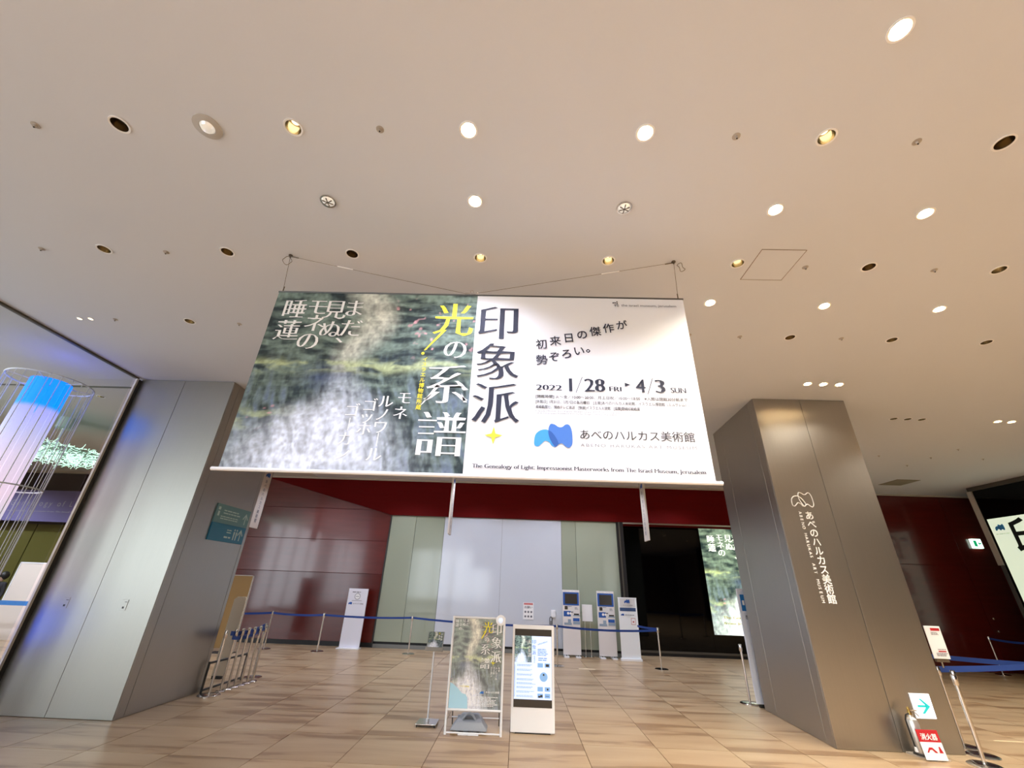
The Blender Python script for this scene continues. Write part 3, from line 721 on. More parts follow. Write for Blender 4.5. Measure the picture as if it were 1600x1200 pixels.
k.ch('モ', -2.126, 4.28, S); k.ch('ネ', -2.11, 4.08, S); k.ch('の', -2.13, 3.87, S*1.05); k.ch('睡', -2.36, 4.25, S*1.1); k.ch('蓮', -2.365, 3.99, S*1.12)
k.ch('の', -.66, 3.81, .26, 'mincho'); k.ch('系', -.705, 3.43, .46, 'mincho'); k.ch('譜', -.71, 2.94, .46, 'mincho')
k.poly([(-.80, 3.42), (-.76, 3.42), (-.90, 3.23), (-.93, 3.20)]); k.poly([(-.56, 3.34), (-.50, 3.25), (-.535, 3.25)])
for c, x, z in (('モ', -1.08, 3.28), ('ネ', -1.095, 3.13), ('ル', -1.245, 3.24), ('ノ', -1.255, 3.11), ('ワ', -1.256, 2.99), ('ー', -1.262, 2.875), ('ル', -1.268, 2.74), ('ゴ', -1.386, 3.20), ('ッ', -1.395, 3.085), ('ホ', -1.40, 2.97), ('ゴ', -1.54, 3.145), ('ー', -1.543, 3.01), ('ガ', -1.545, 2.875), ('ン', -1.55, 2.745)):
    k.ch(c, x, z, .145, 'mincho', rot=(-PI/2 if c == 'ー' else 0))
k.each('character', M_wtext, bn)
k = Ink(O); k.ch('光', -.705, 4.16, .42, 'mincho'); k.poly([(-.80, 4.03), (-.765, 4.03), (-.95, 3.79), (-.965, 3.79)]); k.poly(circle(-.97, 3.755, .016, 12))
for i, c in enumerate('イスラエル博物館所蔵'): k.ch(c, -.94, 3.69-i*.0555, .052, 'bold')
k.each('character', M_ytext, bn)
k = Ink(O, lift=.007); k.ch('印', -.25, 4.13, .45, 'mincho'); k.ch('象', -.245, 3.68, .45, 'mincho'); k.ch('派', -.24, 3.25, .45, 'mincho')
for i, c in enumerate('初来日の傑作が'): k.ch(c, .18+i*.1325, 3.885+i*.0405, .115, 'bold', rot=.10)
for i, c in enumerate('勢ぞろい。'): k.ch(c, .18+i*.12, 3.712+i*.036, .115, 'bold', rot=.10)
k.fit('2022', .125, .369, 3.392, 3.446, 'didone'); k.fit('1', .434, .463, 3.387, 3.518, 'didone'); k.poly([(.492, 3.372), (.498, 3.372), (.562, 3.535), (.556, 3.535)]); k.fit('28', .572, .767, 3.387, 3.52, 'didone')
k.fit('FRI', .803, .916, 3.396, 3.442, 'didone'); k.poly([(.95, 3.487), (1.003, 3.466), (.95, 3.447)]); k.fit('4', 1.047, 1.14, 3.39, 3.525, 'didone')
k.poly([(1.15, 3.375), (1.156, 3.375), (1.215, 3.54), (1.209, 3.54)]); k.fit('3', 1.225, 1.319, 3.39, 3.525, 'didone'); k.fit('SUN', 1.364, 1.505, 3.395, 3.447, 'didone')
k.each('character', M_navy, bn)
k = Ink(O, lift=.007)
k.fit('[開館時間] 火〜金／10:00〜20:00、月土日祝／10:00〜18:00　※入館は閉館30分前まで', .126, 1.505, 3.306, 3.345, 'bold')
k.fit('[休館日] 1月31日、2月7日の各月曜日　[主催]あべのハルカス美術館、イスラエル博物館（エルサレム）、', .126, 1.515, 3.254, 3.293, 'bold')
k.fit('産経新聞社、関西テレビ放送　[後援]イスラエル大使館　[協賛]野崎印刷紙業', .126, 1.065, 3.203, 3.241, 'bold')
k.fit('あべのハルカス美術館', .518, 1.512, 2.925, 3.018, 'kaku'); k.build('dark_lettering', mat('charcoal_print', (38, 34, 38), .7), bn)
k = Ink(O, lift=.007); k.fit('Claude Monet, Pond with Water Lilies, 1907, oil on canvas', .127, .884, 3.174, 3.190, 'sans'); k.fit('Gift of The Jerusalem Foundation from the Sam Spiegel Collection, The Israel Museum, Jerusalem', .127, 1.012, 3.152, 3.168, 'sans')
k.fit('ABENO HARUKAS ART MUSEUM', .518, 1.514, 2.860, 2.887, 'sans', 1.35); k.fit('the israel museum, jerusalem', .992, 1.547, 4.348, 4.385, 'kaku')
k.build('grey_lettering', M_grey, bn)
k = Ink(O, lift=.007)
for x, z in ((.905, 4.392), (.925, 4.392), (.945, 4.405), (.945, 4.385)): k.rect(x, x+.012, z, z+.014)
k.rect(.912, .93, 4.399, 4.405); k.rect(.918, .942, 4.372, 4.378); k.rect(.927, .933, 4.352, 4.375); k.rect(.948, .966, 4.372, 4.376); k.rect(.948, .966, 4.352, 4.356); k.rect(.948, .952, 4.352, 4.376); k.rect(.962, .966, 4.352, 4.376)
k.build('museum_symbol', M_navy, bn)
k = Ink(O, lift=.007); k.fit('The Genealogy of Light: Impressionist Masterworks from The Israel Museum, Jerusalem', -.41, 1.558, 2.636, 2.682, 'didone'); k.build('title_lettering', M_navy, bn)
k = Ink(O, lift=.007); k.poly(star(-.243, 2.94, .082)); k.build('yellow_star', M_ytext, bn)
logo(O, (1, 0, 0), (0, 0, 1), .115, 2.845, .335, bn)
# suspension wires
def coil(cx, cy, cz, r_, tilt, name, parent):
    pts = [Matrix.Rotation(tilt, 3, 'Z') @ Vector((r_*math.cos(a_), 0.012*math.sin(3*a_), r_*1.1*math.sin(a_))) + Vector((cx, cy, cz)) for a_ in np.linspace(0, 2*PI, 26)]
    return MB().tube(pts, .003, 6).build(name, M_wire, parent, True)
for i, (hx, bx, cx, sg) in enumerate(((-2.59, -2.55, -.62, 1), (1.60, 1.585, -.52, -1))):
    t = empty('suspension_wire', (hx, 3.47, CZ)); tag(t, ['steel wire with a coiled loop holding the left end of the hanging banner', 'steel wire with a coiled loop holding the right end of the hanging banner'][i], 'wire', 'banner hanging wires')
    MB().lathe([(.022, 0), (.022, -.008), (.008, -.012), (.008, -.03)], n=12).build('ceiling_hook', M_wire, t, True)
    MB().tube([(0, 0, -.02), (bx-hx, .012, 4.475-CZ)], .0022, 6).build('drop_wire', M_wire, t)
    MB().tube([(bx-hx, .012, 4.535-CZ), (bx-hx, .012, 4.475-CZ)], .006, 8).build('clamp', M_wire, t)
    MB().tube([(0, 0, -.015), (sg*.09, .01, -.028)], .006, 8).build('clamp', M_wire, t)
    ex_ = cx-hx; fr = .32
    MB().tube([(0, 0, -.015), (ex_, .012, 4.49-CZ)], .0022, 6).build('diagonal_wire', M_wire, t)
    p0 = Vector((0, 0, -.015)); p1 = Vector((ex_, .012, 4.49-CZ)); a_, b_ = p0.lerp(p1, fr-.04), p0.lerp(p1, fr+.05)
    MB().tube([a_, b_], .005, 8).build('wire_highlight', M_white, t)  # short white tube, the glint on the wire put into colour
    coil(-.02 if i == 0 else .07, 0, -.075, .045, .4, 'wire_coil', t)
t = empty('banner_bracket', (-.56, 3.484, 4.478)); tag(t, 'small metal bracket at the top centre seam of the hanging banner', 'bracket')
box('plate', M_chrome, -.06, .08, -.006, .006, 0, .02, t); MB().tube([(0, 0, .02), (-.01, 0, .045), (.02, 0, .05), (.03, 0, .02)], .004, 6).build('hook', M_chrome, t)

# ================================================================ HANGING VERTICAL SIGNS
for i, (x, fx) in enumerate(((-7.66, 1), (-1.98, 1), (3.62, -1))):
    t = empty('hanging_sign', (x, 12.25, 3.03))
    tag(t, ['narrow vertical hanging sign with blue emblem beside the left pillar', 'narrow vertical hanging sign seen edge on before the pale glass wall', 'narrow vertical hanging sign with blue emblem before the black glass wall'][i], 'hanging sign', 'vertical signs hung in the entrance hall')
    box('sign_plate', mat('sign_beige', (206, 196, 186), .6), -.02, .02, 0, .42, 0, 1.72, t, .004); box('edge_trim', M_dark, -.022, .022, .42, .435, 0, 1.72, t)
    for y in (.06, .36): MB().tube([(0, y, 1.72), (0, y, CZ-3.03)], .006, 6).build('hanger_rod', M_chrome, t)
    U_ = (0, 1, 0) if fx > 0 else (0, -1, 0); OO = (fx*.02, 0 if fx > 0 else .42, 0)
    logo(OO, U_, (0, 0, 1), .10, 1.45, .22, t, (M_blueC, M_blueC, M_blueC))
    k = Ink(OO, U_)
    for j, c in enumerate('あべのハルカス美術館'): k.ch(c, .21, 1.33-j*.125, .115, 'bold')
    k.build('lettering', M_grey, t)

# ================================================================ STANCHIONS
def make_stanchion():
    t = empty('belt_stanchion')
    MB().lathe([(.17, 0), (.17, .008), (.15, .018), (.03, .022)], n=28).build('base', M_chrome, t, True)
    MB().lathe([(.02, .02), (.02, .80)], n=14).build('post', M_chrome, t, True)
    MB().lathe([(.026, .80), (.03, .81), (.03, .90), (.026, .915)], n=14).build('belt_head', M_chrome, t, True)
    return t
st0 = make_stanchion(); used = [0]
def stanchion(x, y, lb, grp='chrome belt stanchions'):
    t = st0 if not used[0] else copy_tree(st0); used[0] = 1
    t.location = (x, y, 0); tag(t, lb, 'stanchion', grp); return t
def belt(name, pts, lb, sag=.03, h=.05, m_=None, grp='blue barrier belts'):
    """a flat belt hanging between posts"""
    P = []
    for p, q in zip(pts, pts[1:]):
        for i in range(9):
            tt = i/8; v = Vector(p).lerp(Vector(q), tt); v.z -= sag*4*tt*(1-tt); P.append(v)
    mb = MB(); prev = None
    for i, v in enumerate(P):
        d = (P[min(i+1, len(P)-1)]-P[max(i-1, 0)]); n = Vector((-d.y, d.x, 0)).normalized()*.002
        cur = [mb.bm.verts.new(v+o) for o in (n+Vector((0, 0, -h/2)), n+Vector((0, 0, h/2)), -n+Vector((0, 0, h/2)), -n+Vector((0, 0, -h/2)))]
        if prev:
            for a_ in range(4): mb.bm.faces.new((prev[a_], prev[(a_+1) % 4], cur[(a_+1) % 4], cur[a_]))
        prev = cur
    o = mb.build(name, m_ or M_belt); tag(o, lb, 'belt', grp); return o
stanchion(3.69, 12.62, 'chrome stanchion before the black glass wall')
stanchion(4.23, 9.27, 'chrome stanchion tucked behind the left edge of the right pillar')
stanchion(-5.12, 9.72, 'chrome stanchion standing on the floor behind the stored posts')
stanchion(-5.40, 13.26, 'chrome stanchion before the burgundy wall, left of the white stand')
stanchion(-2.95, 13.45, 'chrome stanchion before the green glass wall, left of the flyer stand')
stanchion(1.05, 12.46, 'chrome stanchion standing behind the digital display')
stanchion(-6.90, 13.32, 'chrome stanchion at the far left before the burgundy wall')
stanchion(13.48, 14.0, 'chrome stanchion against the far right burgundy wall')
stanchion(13.35, 12.75, 'chrome stanchion by the right edge of the picture')
hz = .87
stanchion(7.0, 9.6, 'chrome stanchion hidden behind the right pillar')
stanchion(8.6, 8.15, 'chrome stanchion just outside the right edge of the picture')
belt('barrier_belt', [(-6.90, 13.32, hz), (-5.40, 13.26, hz), (-2.95, 13.45, hz)], 'blue belt along the burgundy wall from the far left post')
belt('barrier_belt', [(-2.95, 13.45, hz), (1.05, 12.46, hz)], 'blue belt passing behind the poster stand', .05)
belt('barrier_belt', [(1.05, 12.46, hz), (3.69, 12.62, hz-.02)], 'blue belt in front of the two white kiosks', .05)
belt('barrier_belt', [(3.66, 12.64, hz+.01), (3.22, 12.82, hz+.05)], 'short loose blue belt end at the post before the roll-up sign', .01)
belt('barrier_belt', [(-6.90, 13.32, hz), (-8.6, 12.6, hz)], 'dark blue belt running left behind the cardboard sheets')
belt('barrier_belt', [(13.48, 14.0, hz), (13.35, 12.75, hz)], 'belt between the two far right stanchions')
belt('barrier_belt', [(7.0, 9.6, .88), (8.6, 8.15, .88)], 'upper blue belt coming from behind the right pillar, right of the notice board', .02, .07)
belt('barrier_belt', [(6.02, 7.25, .88), (8.6, 8.15, .88)], 'lower blue belt running right from the posts by the right pillar', .01, .075)
# stored posts on a rack by the left pillar
for i in range(7):
    so = stanchion(-4.98+.012*i, (8.24 if i == 0 else 8.34+i*.17), 'chrome post, %s from the front in the row stored beside the left pillar' % order_word(0, i), 'stanchions stored beside the left pillar')
    if i:
        for c_ in so.children:
            if c_.name.startswith('base'): c_.scale = (.44, .44, 1)
belt('barrier_belt', [(-4.96, 8.33, .865), (-5.12, 9.72, .885)], 'thick blue belt slack between the stored posts and the next stanchion', .05, .07)
belt('barrier_belt', [(-4.93, 8.36, .80), (-5.11, 9.70, .84)], 'lower slack blue belt beside the stored posts', .06, .06)
t = empty('storage_rack', (-5.13, 8.9, 0)); tag(t, 'dark metal rack frame against the left pillar behind the stored posts', 'rack')
for y in (-.55, .55):
    MB().tube([(-.06, y, .0), (-.06, y, .44)], .018, 8).build('upright', M_dark, t)
for z in (.04, .42): MB().tube([(-.06, -.55, z), (-.06, .55, z)], .018, 8).build('crossbar', M_dark, t)
# boards
t = empty('tan_board', (-7.75, 12.4, 0)); tag(t, 'tall tan board in a metal frame behind the stored posts', 'board')
box('board', M_boardbrown, .02, .54, 0, .02, .1, 1.78, t); box('frame', M_beige, 0, .02, -.01, .03, 0, 1.8, t); box('frame', M_beige, .54, .56, -.01, .03, 0, 1.8, t); box('frame', M_beige, 0, .56, -.01, .03, 1.78, 1.80, t); box('foot', M_dark, 0, .56, -.15, .15, 0, .02, t)
t = empty('cardboard_sheet', (-5.73, 9.15, 0)); tag(t, 'beige cardboard sheet standing upright between the posts and left pillar', 'cardboard')
mb = MB()
P = [(-.02, .05), (.22, .05), (.24, 1.36), (.22, 1.39), (.06, 1.39), (.0, 1.34)]
a = [mb.bm.verts.new((x-.02, .3-.15*0, z)) for x, z in P]; b = [mb.bm.verts.new((x-.02, .32, z)) for x, z in P]
mb.bm.faces.new(a); mb.bm.faces.new(b[::-1])
for i in range(6): mb.bm.faces.new((a[i], b[i], b[(i+1) % 6], a[(i+1) % 6]))
mb.build('sheet', M_boardbeige, t)
box('base_strip', M_dark, -.02, .16, .28, .34, 0, .05, t)

# right-hand posts by the right pillar with price sign
for i, (x, y, s_) in enumerate(((5.67, 6.56, 1), (6.00, 6.93, 1), (6.10, 7.28, 1))):
    stanchion(x, y, ['chrome stanchion nearest the camera at the corner of the right pillar', 'second chrome stanchion beside the right pillar', 'rearmost chrome stanchion beside the right pillar under the notice'][i], 'stanchions at the corner of the right pillar')
t = empty('notice_board', (6.13, 7.18, .93)); tag(t, 'white notice board with red headings on a post beside the right pillar', 'notice')
box('panel', M_white, -.11, .12, -.012, 0, .09, .50, t, .004); MB().tube([(0, .02, -.02), (0, .02, .46)], .012, 8).build('holder', M_chrome, t); box('clip', M_chrome, -.09, .09, -.014, .02, .05, .09, t)
k = Ink((0, -.012, 0)); k.rect(-.03, .10, .44, .475); k.rect(-.02, .09, .175, .19); k.build('red_lettering', M_red, t)
k = Ink((0, -.012, 0)); greek(k, -.04, .09, .425, .385, 3); greek(k, -.06, .10, .165, .12, 3); greek(k, -.02, .1, .215, .20, 1); k.build('grey_lettering', M_grey, t)

# ================================================================ POSTER STAND (front)
t = empty('poster_stand', (-.91, 6.83, 0)); tag(t, 'white framed poster stand with painted poster and grey water weight', 'poster stand')
Wd = .75; tb = lambda p, q, r_=.012: MB().tube([p, q], r_, 10)
tb((.012, 0, 0), (.012, 0, 1.34), .015).build('side_tube', M_whitem, t, True); tb((Wd-.012, 0, 0), (Wd-.012, 0, 1.34), .015).build('side_tube', M_whitem, t, True)
tb((0, 0, 1.335), (Wd, 0, 1.335), .014).build('top_tube', M_whitem, t, True); tb((0, 0, .265), (Wd, 0, .265), .015).build('middle_tube', M_whitem, t, True); tb((0, 0, .022), (Wd, 0, .022), .009).build('bottom_tube', M_whitem, t, True)
box('foot_plate', M_whitem, .18, .45, -.014, .0, .002, .014, t)
for x in (.05, Wd-.05): tb((x, .0, 1.25), (x, .42, .01), .008).build('rear_leg', M_greyframe, t, True)
tb((.05, .30, .12), (Wd-.05, .30, .12), .007).build('rear_bar', M_whitem, t, True)
box('backing', M_white, .028, Wd-.028, .0, .008, .28, 1.325, t)
painting('poster', attr_mat('paper_print', 0, .35), (.03, -.003, .28), (1, 0, 0), (0, 0, 1), Wd-.06, 1.04, 80, 110, t, seed=3, gain=1.35, tint=(1.06, 1.0, .96), crop=(.12, 1.0, 0, 1), lift=.13)  # lift pales the poster: surface sheen put into the print colour
k = Ink((0, -.003, 0)); k.col('印象派', .635, 1.20, .165, .155); k.ch('の', .50, 1.075, .07); k.ch('系', .485, .955, .145); k.ch('譜', .49, .79, .14)
k.col('まだ', .215, 1.295, .048, .048); k.col('見ぬ、', .165, 1.295, .048, .048); k.col('モネの', .115, 1.29, .048, .048); k.col('睡蓮', .065, 1.285, .05, .05)
for j, (c, n_) in enumerate((('モネ', 2), ('ルノワール', 5), ('ゴッホ', 3), ('ゴーガン', 4))): k.col(c, .685-j*.035, .74, .03, .03, 'bold')
k.fit('1/28', .14, .25, .44, .49, 'didone'); k.fit('4/3', .30, .38, .44, .49, 'didone'); k.fit('あべのハルカス美術館', .52, .70, .455, .48, 'bold'); greek(k, .30, .70, .42, .31, 7)
k.build('white_lettering', M_wtext, t)
k = Ink((0, -.003, 0)); k.ch('光', .51, 1.22, .15); k.poly([(.47, 1.17), (.49, 1.17), (.43, 1.08), (.415, 1.08)]); k.poly(star(.60, .80, .035)); k.fit('イスラエル博物館', .15, .29, .515, .53, 'bold'); k.build('yellow_lettering', M_ytext, t)
logo((0, -.003, 0), (1, 0, 0), (0, 0, 1), .44, .445, .05, t)
k = Ink((0, -.003, 0), lift=.006); k.poly([(.032, .282), (.285, .282), (.275, .40), (.25, .435), (.20, .445), (.14, .50), (.08, .54), (.032, .565)]); k.build('blue_leaflet', mat('pale_blue_paper', (176, 220, 240), .3), t)
# water weight
wt = empty('water_weight', (-.60, 7.02, .0)); tag(wt, 'grey plastic water weight with a carrying handle under the poster stand', 'weight')
def hull(secs, nm_, m_, par, bev=.012):
    """closed body through stacked rectangles (x0, x1, y0, y1, z)"""
    mb = MB(); R2 = [[mb.bm.verts.new(p) for p in ((a, c, z), (b, c, z), (b, d, z), (a, d, z))] for a, b, c, d, z in secs]
    mb.bm.faces.new(R2[0][::-1]); mb.bm.faces.new(R2[-1])
    for A_, B2 in zip(R2, R2[1:]):
        for i in range(4): mb.bm.faces.new((A_[i], A_[(i+1) % 4], B2[(i+1) % 4], B2[i]))
    bmesh.ops.recalc_face_normals(mb.bm, faces=mb.bm.faces)
    bmesh.ops.bevel(mb.bm, geom=list(mb.bm.edges), offset=bev, segments=2, affect='EDGES', profile=.5)
    return mb.build(nm_, m_, par, True)
hull([(-.245, .245, -.15, .10, .03), (-.235, .235, -.15, .10, .05), (-.17, .17, -.125, .09, .125), (-.15, .16, -.06, .08, .145), (-.10, .11, -.03, .06, .19)], 'tank', M_tank, wt)
MB().tube([(-.09+.18*i/12, -.085, .135+.075*math.sin(PI*i/12)) for i in range(13)], .015, 10).build('handle', mat('light_grey_plastic', (160, 168, 176), .5), wt, True)
MB().box(-.08, .08, -.075, -.04, .13, .17, .006).build('handle_shade', mat('handle_shade_grey', (96, 98, 98), .7), wt)  # dark block behind the handle, shade of its opening put into colour
MB().lathe([(.022, 0), (.022, .03), (.018, .034)], (-.14, -.02, .14), 12).build('cap', M_tank, wt, True)
for x in (-.17, -.06, .05, .15): MB().box(x, x+.05, -.125, .09, .0, .034, .004).build('foot', M_tank, wt)
# round lamp clipped to the stand
ro = empty('clip_lamp', (-.225, 6.80, 1.315)); tag(ro, 'small round white disc lamp clipped to the top corner of the poster stand', 'lamp')
rm = Matrix.Rotation(PI/2, 4, 'X')
for nm_, pf, m_ in (('rim', [(.045, 0), (.068, 0), (.068, .018), (.05, .022)], M_whitem), ('lens', [(.0501, .012), (.03, .024), (.01, .026)], mat('pale_lens', (200, 216, 246), .2, emit=.3, ecol=(210, 225, 255)))):
    o = MB().lathe(pf, n=26, capb=True).build(nm_, m_, ro, True); o.matrix_local = rm

# ================================================================ DIGITAL DISPLAY
t = empty('digital_display', (-.05, 7.0, 0)); tag(t, 'white freestanding digital display with lit exhibition page', 'display')
Wd = .595
MB().box(0, Wd, .0, .06, .012, 1.255, .006).build('case', M_whitem, t); box('foot', M_dark, .06, Wd-.06, -.0, .30, 0, .014, t); MB().tube([(.3, .06, .9), (.3, .28, .01)], .012, 8).build('rear_strut', M_greyframe, t)
box('screen_glass', M_screenk, .032, Wd-.035, -.003, .002, .285, 1.205, t)
box('screen_page', M_screenw, .035, Wd-.038, -.005, -.003, .375, 1.12, t)
painting('screen_picture', attr_mat('screen_print', .35), (.035, -.008, .80), (1, 0, 0), (0, 0, 1), .24, .32, 46, 60, t, seed=3, gain=1.3, tint=(.9, 1.0, 1.1))
k = Ink((0, -.009, 0), lift=.002)
k.ch('光', .245, 1.045, .055); k.ch('の', .248, .99, .035); k.ch('系', .245, .945, .055); k.ch('譜', .245, .89, .055); k.build('picture_lettering', M_wtext, t)
k = Ink((0, -.005, 0), lift=.003); k.col('印象派', .31, 1.05, .065, .06); k.col('モネゴッ', .315, .87, .022, .025, 'bold')
for i, c in enumerate('初来日の傑作が'): k.ch(c, .37+i*.02, 1.02+i*.006, .019, 'bold')
greek(k, .36, .52, .97, .88, 5); greek(k, .37, .54, .865, .82, 2)
for z in (.765, .71, .655, .60, .555, .51, .46, .41): greek(k, .07, .34, z+.012, z-.012, 2, gap=.35)
k.rect(.042, .046, .40, .77); k.build('screen_lettering', M_screenb, t)
k = Ink((0, -.005, 0), lift=.003)
for x, z in ((.36, .745), (.46, .745), (.36, .47), (.46, .47), (.36, .395), (.46, .395)): k.rect(x, x+.075, z, z+.05)
k.poly(circle(.445, .635, .055, 22)); k.build('screen_thumbnail', mat('thumb_blue', (120, 160, 205), .3, emit=.35, ecol=(120, 160, 205)), t)
k = Ink((0, -.005, 0), lift=.005); k.rect(.475, .52, .755, .785); k.rect(.37, .40, .40, .42); k.poly(circle(.50, .495, .012, 10)); k.poly(circle(.445, .66, .012, 10)); k.rect(.40, .43, .405, .43); k.rect(.47, .52, .415, .42); k.build('screen_thumbnail', M_screenk, t)

# ================================================================ FLYER STAND
t = empty('flyer_stand', (-1.20, 7.2, 0)); tag(t, 'slim metal floor stand with a square base holding one flyer', 'flyer stand')
box('base_plate', M_chrome, -.14, .14, -.14, .15, .028, .038, t, .003)
for x in (-.12, .12):
    for y in (-.12, .13): MB().lathe([(.010, 0), (.010, .028)], (x, y, 0), 10).build('foot', M_dark, t)
MB().lathe([(.022, .038), (.022, .07), (.013, .075)], n=14).build('collar', M_white, t, True); MB().tube([(0, 0, .07), (0, 0, .87)], .012, 12).build('pole', M_whitem, t, True)
mt = Matrix.Translation((0, -.02, .87)) @ Matrix.Rotation(-.35, 4, 'X')
MB().box(-.12, .12, 0, .006, 0, .25, 0, mt).build('back_plate', mat('clear_plastic', (150, 150, 148), .2), t); MB().box(-.13, .13, -.03, .006, -.01, .04, .002, mt).build('tray', mat('clear_tray', (175, 172, 165), .15, .3), t)
fy = empty('flyer', (-1.20, 7.18, .87)); fy.rotation_euler = (-.35, 0, 0); tag(fy, 'flyer with a dark painted print resting on the slim metal stand', 'flyer')
painting('print', attr_mat('paper_print', 0, .35), (-.11, -.006, .04), (1, 0, 0), (0, 0, 1), .22, .205, 30, 30, fy, seed=3, gain=1.3, tint=(1.05, 1, 1)); box('paper', M_white, -.11, .11, -.005, -.001, .03, .245, fy)
k = Ink((0, -.006, 0), lift=.002); k.col('印象派', .085, .215, .035, .033); k.col('系譜', .05, .19, .035, .033); k.build('lettering', M_wtext, fy)
k = Ink((0, -.006, 0), lift=.002); k.ch('光', .05, .225, .03); k.build('yellow_lettering', M_ytext, fy)

# ================================================================ WHITE STAND, KIOSKS, ROLL-UP
t = empty('information_stand', (-5.08, 13.95, 0)); tag(t, 'tall narrow white information stand before the burgundy wall', 'information stand')
Wd = .58; MB().box(0, Wd, 0, .05, .03, 1.55, .004).build('panel', mat('stand_white', (226, 226, 236), .4), t); box('foot', M_whitem, -.04, Wd+.02, -.12, .14, 0, .03, t, .005)
logo((0, 0, 0), (1, 0, 0), (0, 0, 1), .05, 1.12, .11, t, (M_blueC, M_blueC, M_blueC)); k = Ink((0, 0, 0)); k.fit('あべのハルカス美術館', .19, .50, 1.13, 1.165, 'bold'); greek(k, .12, .46, 1.48, 1.43, 1); k.build('lettering', M_grey, t)
k = Ink((0, 0, 0)); k.poly(circle(.29, 1.34, .09, 20)); k.build('round_mark', M_lgrey, t); k = Ink((0, 0, 0), lift=.006); k.poly(circle(.29, 1.34, .07, 20)); k.build('round_mark', M_white, t); k = Ink((0, 0, 0), lift=.008); k.rect(.24, .34, 1.33, 1.35); k.rect(.14, .44, 1.22, 1.235); k.build('round_mark', M_lgrey, t)

def make_kiosk():
    t = empty('kiosk_panel'); Wd = .51
    MB().box(0, Wd, 0, .05, .06, 1.72, .004).build('panel', mat('kiosk_white', (224, 220, 218), .4), t)
    box('foot', M_whitem, .02, .16, -.12, .22, 0, .03, t); box('foot', M_whitem, Wd-.16, Wd-.02, -.12, .22, 0, .03, t)
    for x in (.08, Wd-.09): box('foot_post', M_greyframe, x, x+.02, .01, .04, .03, .06, t)
    k = Ink((0, 0, 0)); k.rect(.015, Wd-.02, 1.31, 1.66); k.rect(.03, .24, 1.02, 1.16); k.rect(.30, Wd-.02, .90, .98); k.build('blue_field', M_blueC, t)
    k = Ink((0, 0, 0), lift=.006); k.rect(.07, Wd-.07, 1.35, 1.62); k.rect(.06, .15, 1.20, 1.29); k.rect(.33, .48, 1.06, 1.10); k.build('dark_picture', M_screenk, t)
    k = Ink((0, 0, 0), lift=.006); k.rect(.31, .50, 1.03, 1.06); k.rect(.04, .26, .80, .86); k.rect(.30, .50, .82, .89); k.rect(.15, .24, .86, .95); k.build('pale_picture', mat('mid_grey_blue', (140, 158, 176), .6), t)
    k = Ink((0, 0, 0), lift=.008); k.poly(circle(.16, 1.10, .035, 12)); k.poly(circle(.23, 1.10, .03, 12)); k.fit('ご案内', .12, .38, 1.665, 1.70, 'bold'); k.build('white_mark', M_wtext, t)
    k = Ink((0, 0, 0), lift=.007); greek(k, .17, .30, 1.30, 1.27, 1); greek(k, .36, .46, 1.27, 1.2, 3); k.rect(.23, .31, 1.12, 1.15); k.build('lettering', M_grey, t)
    return t
ki = make_kiosk(); ki.location = (1.36, 14.05, 0); tag(ki, 'white information panel with blue screen graphic, left one beside the pale screen wall', 'information panel', 'pair of white information panels')
k2 = copy_tree(ki); k2.location = (2.39, 14.05, 0); tag(k2, 'white information panel with blue screen graphic, right one beside the roll-up sign', 'information panel', 'pair of white information panels')
t = empty('notice_stand', (2.11, 14.22, 0)); tag(t, 'blank white sheet on a thin metal stand between the two information panels', 'notice')
box('sheet', M_white, -.155, .155, 0, .012, .90, 1.34, t, .003); 
for x in (-.08, .08): MB().tube([(x, .02, 0), (x, .02, 1.2)], .007, 8).build('leg', M_chrome, t)
box('base', M_chrome, -.14, .14, -.1, .10, 0, .012, t)
t = empty('roll_up_sign', (2.96, 13.8, 0)); tag(t, 'white roll-up sign with blue emblem and blue band before the black frame', 'roll-up sign')
box('cloth', mat('rollup_white', (232, 236, 238), .6), 0, .54, 0, .006, .06, 1.56, t); MB().box(-.02, .56, -.06, .08, 0, .06, .006).build('base_case', M_whitem, t); box('top_bar', M_whitem, -.005, .545, -.006, .012, 1.55, 1.575, t); MB().tube([(.27, .03, .05), (.27, .03, 1.55)], .008, 8).build('pole', M_chrome, t)
k = Ink((0, 0, 0)); k.rect(.05, .49, 1.32, 1.545); k.build('pale_field', mat('field_grey', (206, 206, 206), .6), t); k = Ink((0, 0, 0)); k.rect(.04, .50, 1.22, 1.31); k.build('blue_field', mat('band_blue', (50, 78, 120), .6), t)
logo((0, -.004, 0), (1, 0, 0), (0, 0, 1), .18, 1.42, .16, t, (M_blueC,)*3); logo((0, 0, 0), (1, 0, 0), (0, 0, 1), .06, 1.10, .09, t, (M_blueC,)*3)
k = Ink((0, -.004, 0), lift=.004); k.fit('あべのハルカス美術館', .14, .42, 1.36, 1.39, 'bold'); greek(k, .18, .46, 1.14, 1.11, 1); k.build('lettering', M_grey, t)
k = Ink((0, 0, 0)); k.rect(.34, .47, .88, 1.05); k.build('red_card', mat('card_pink', (200, 160, 156), .6), t); k = Ink((0, 0, 0), lift=.006); k.rect(.355, .455, .895, 1.035); k.build('card_face', M_white, t); k = Ink((0, 0, 0), lift=.008); k.poly(circle(.405, .955, .025, 12)); k.build('card_mark', mat('card_red', (190, 110, 105), .6), t)
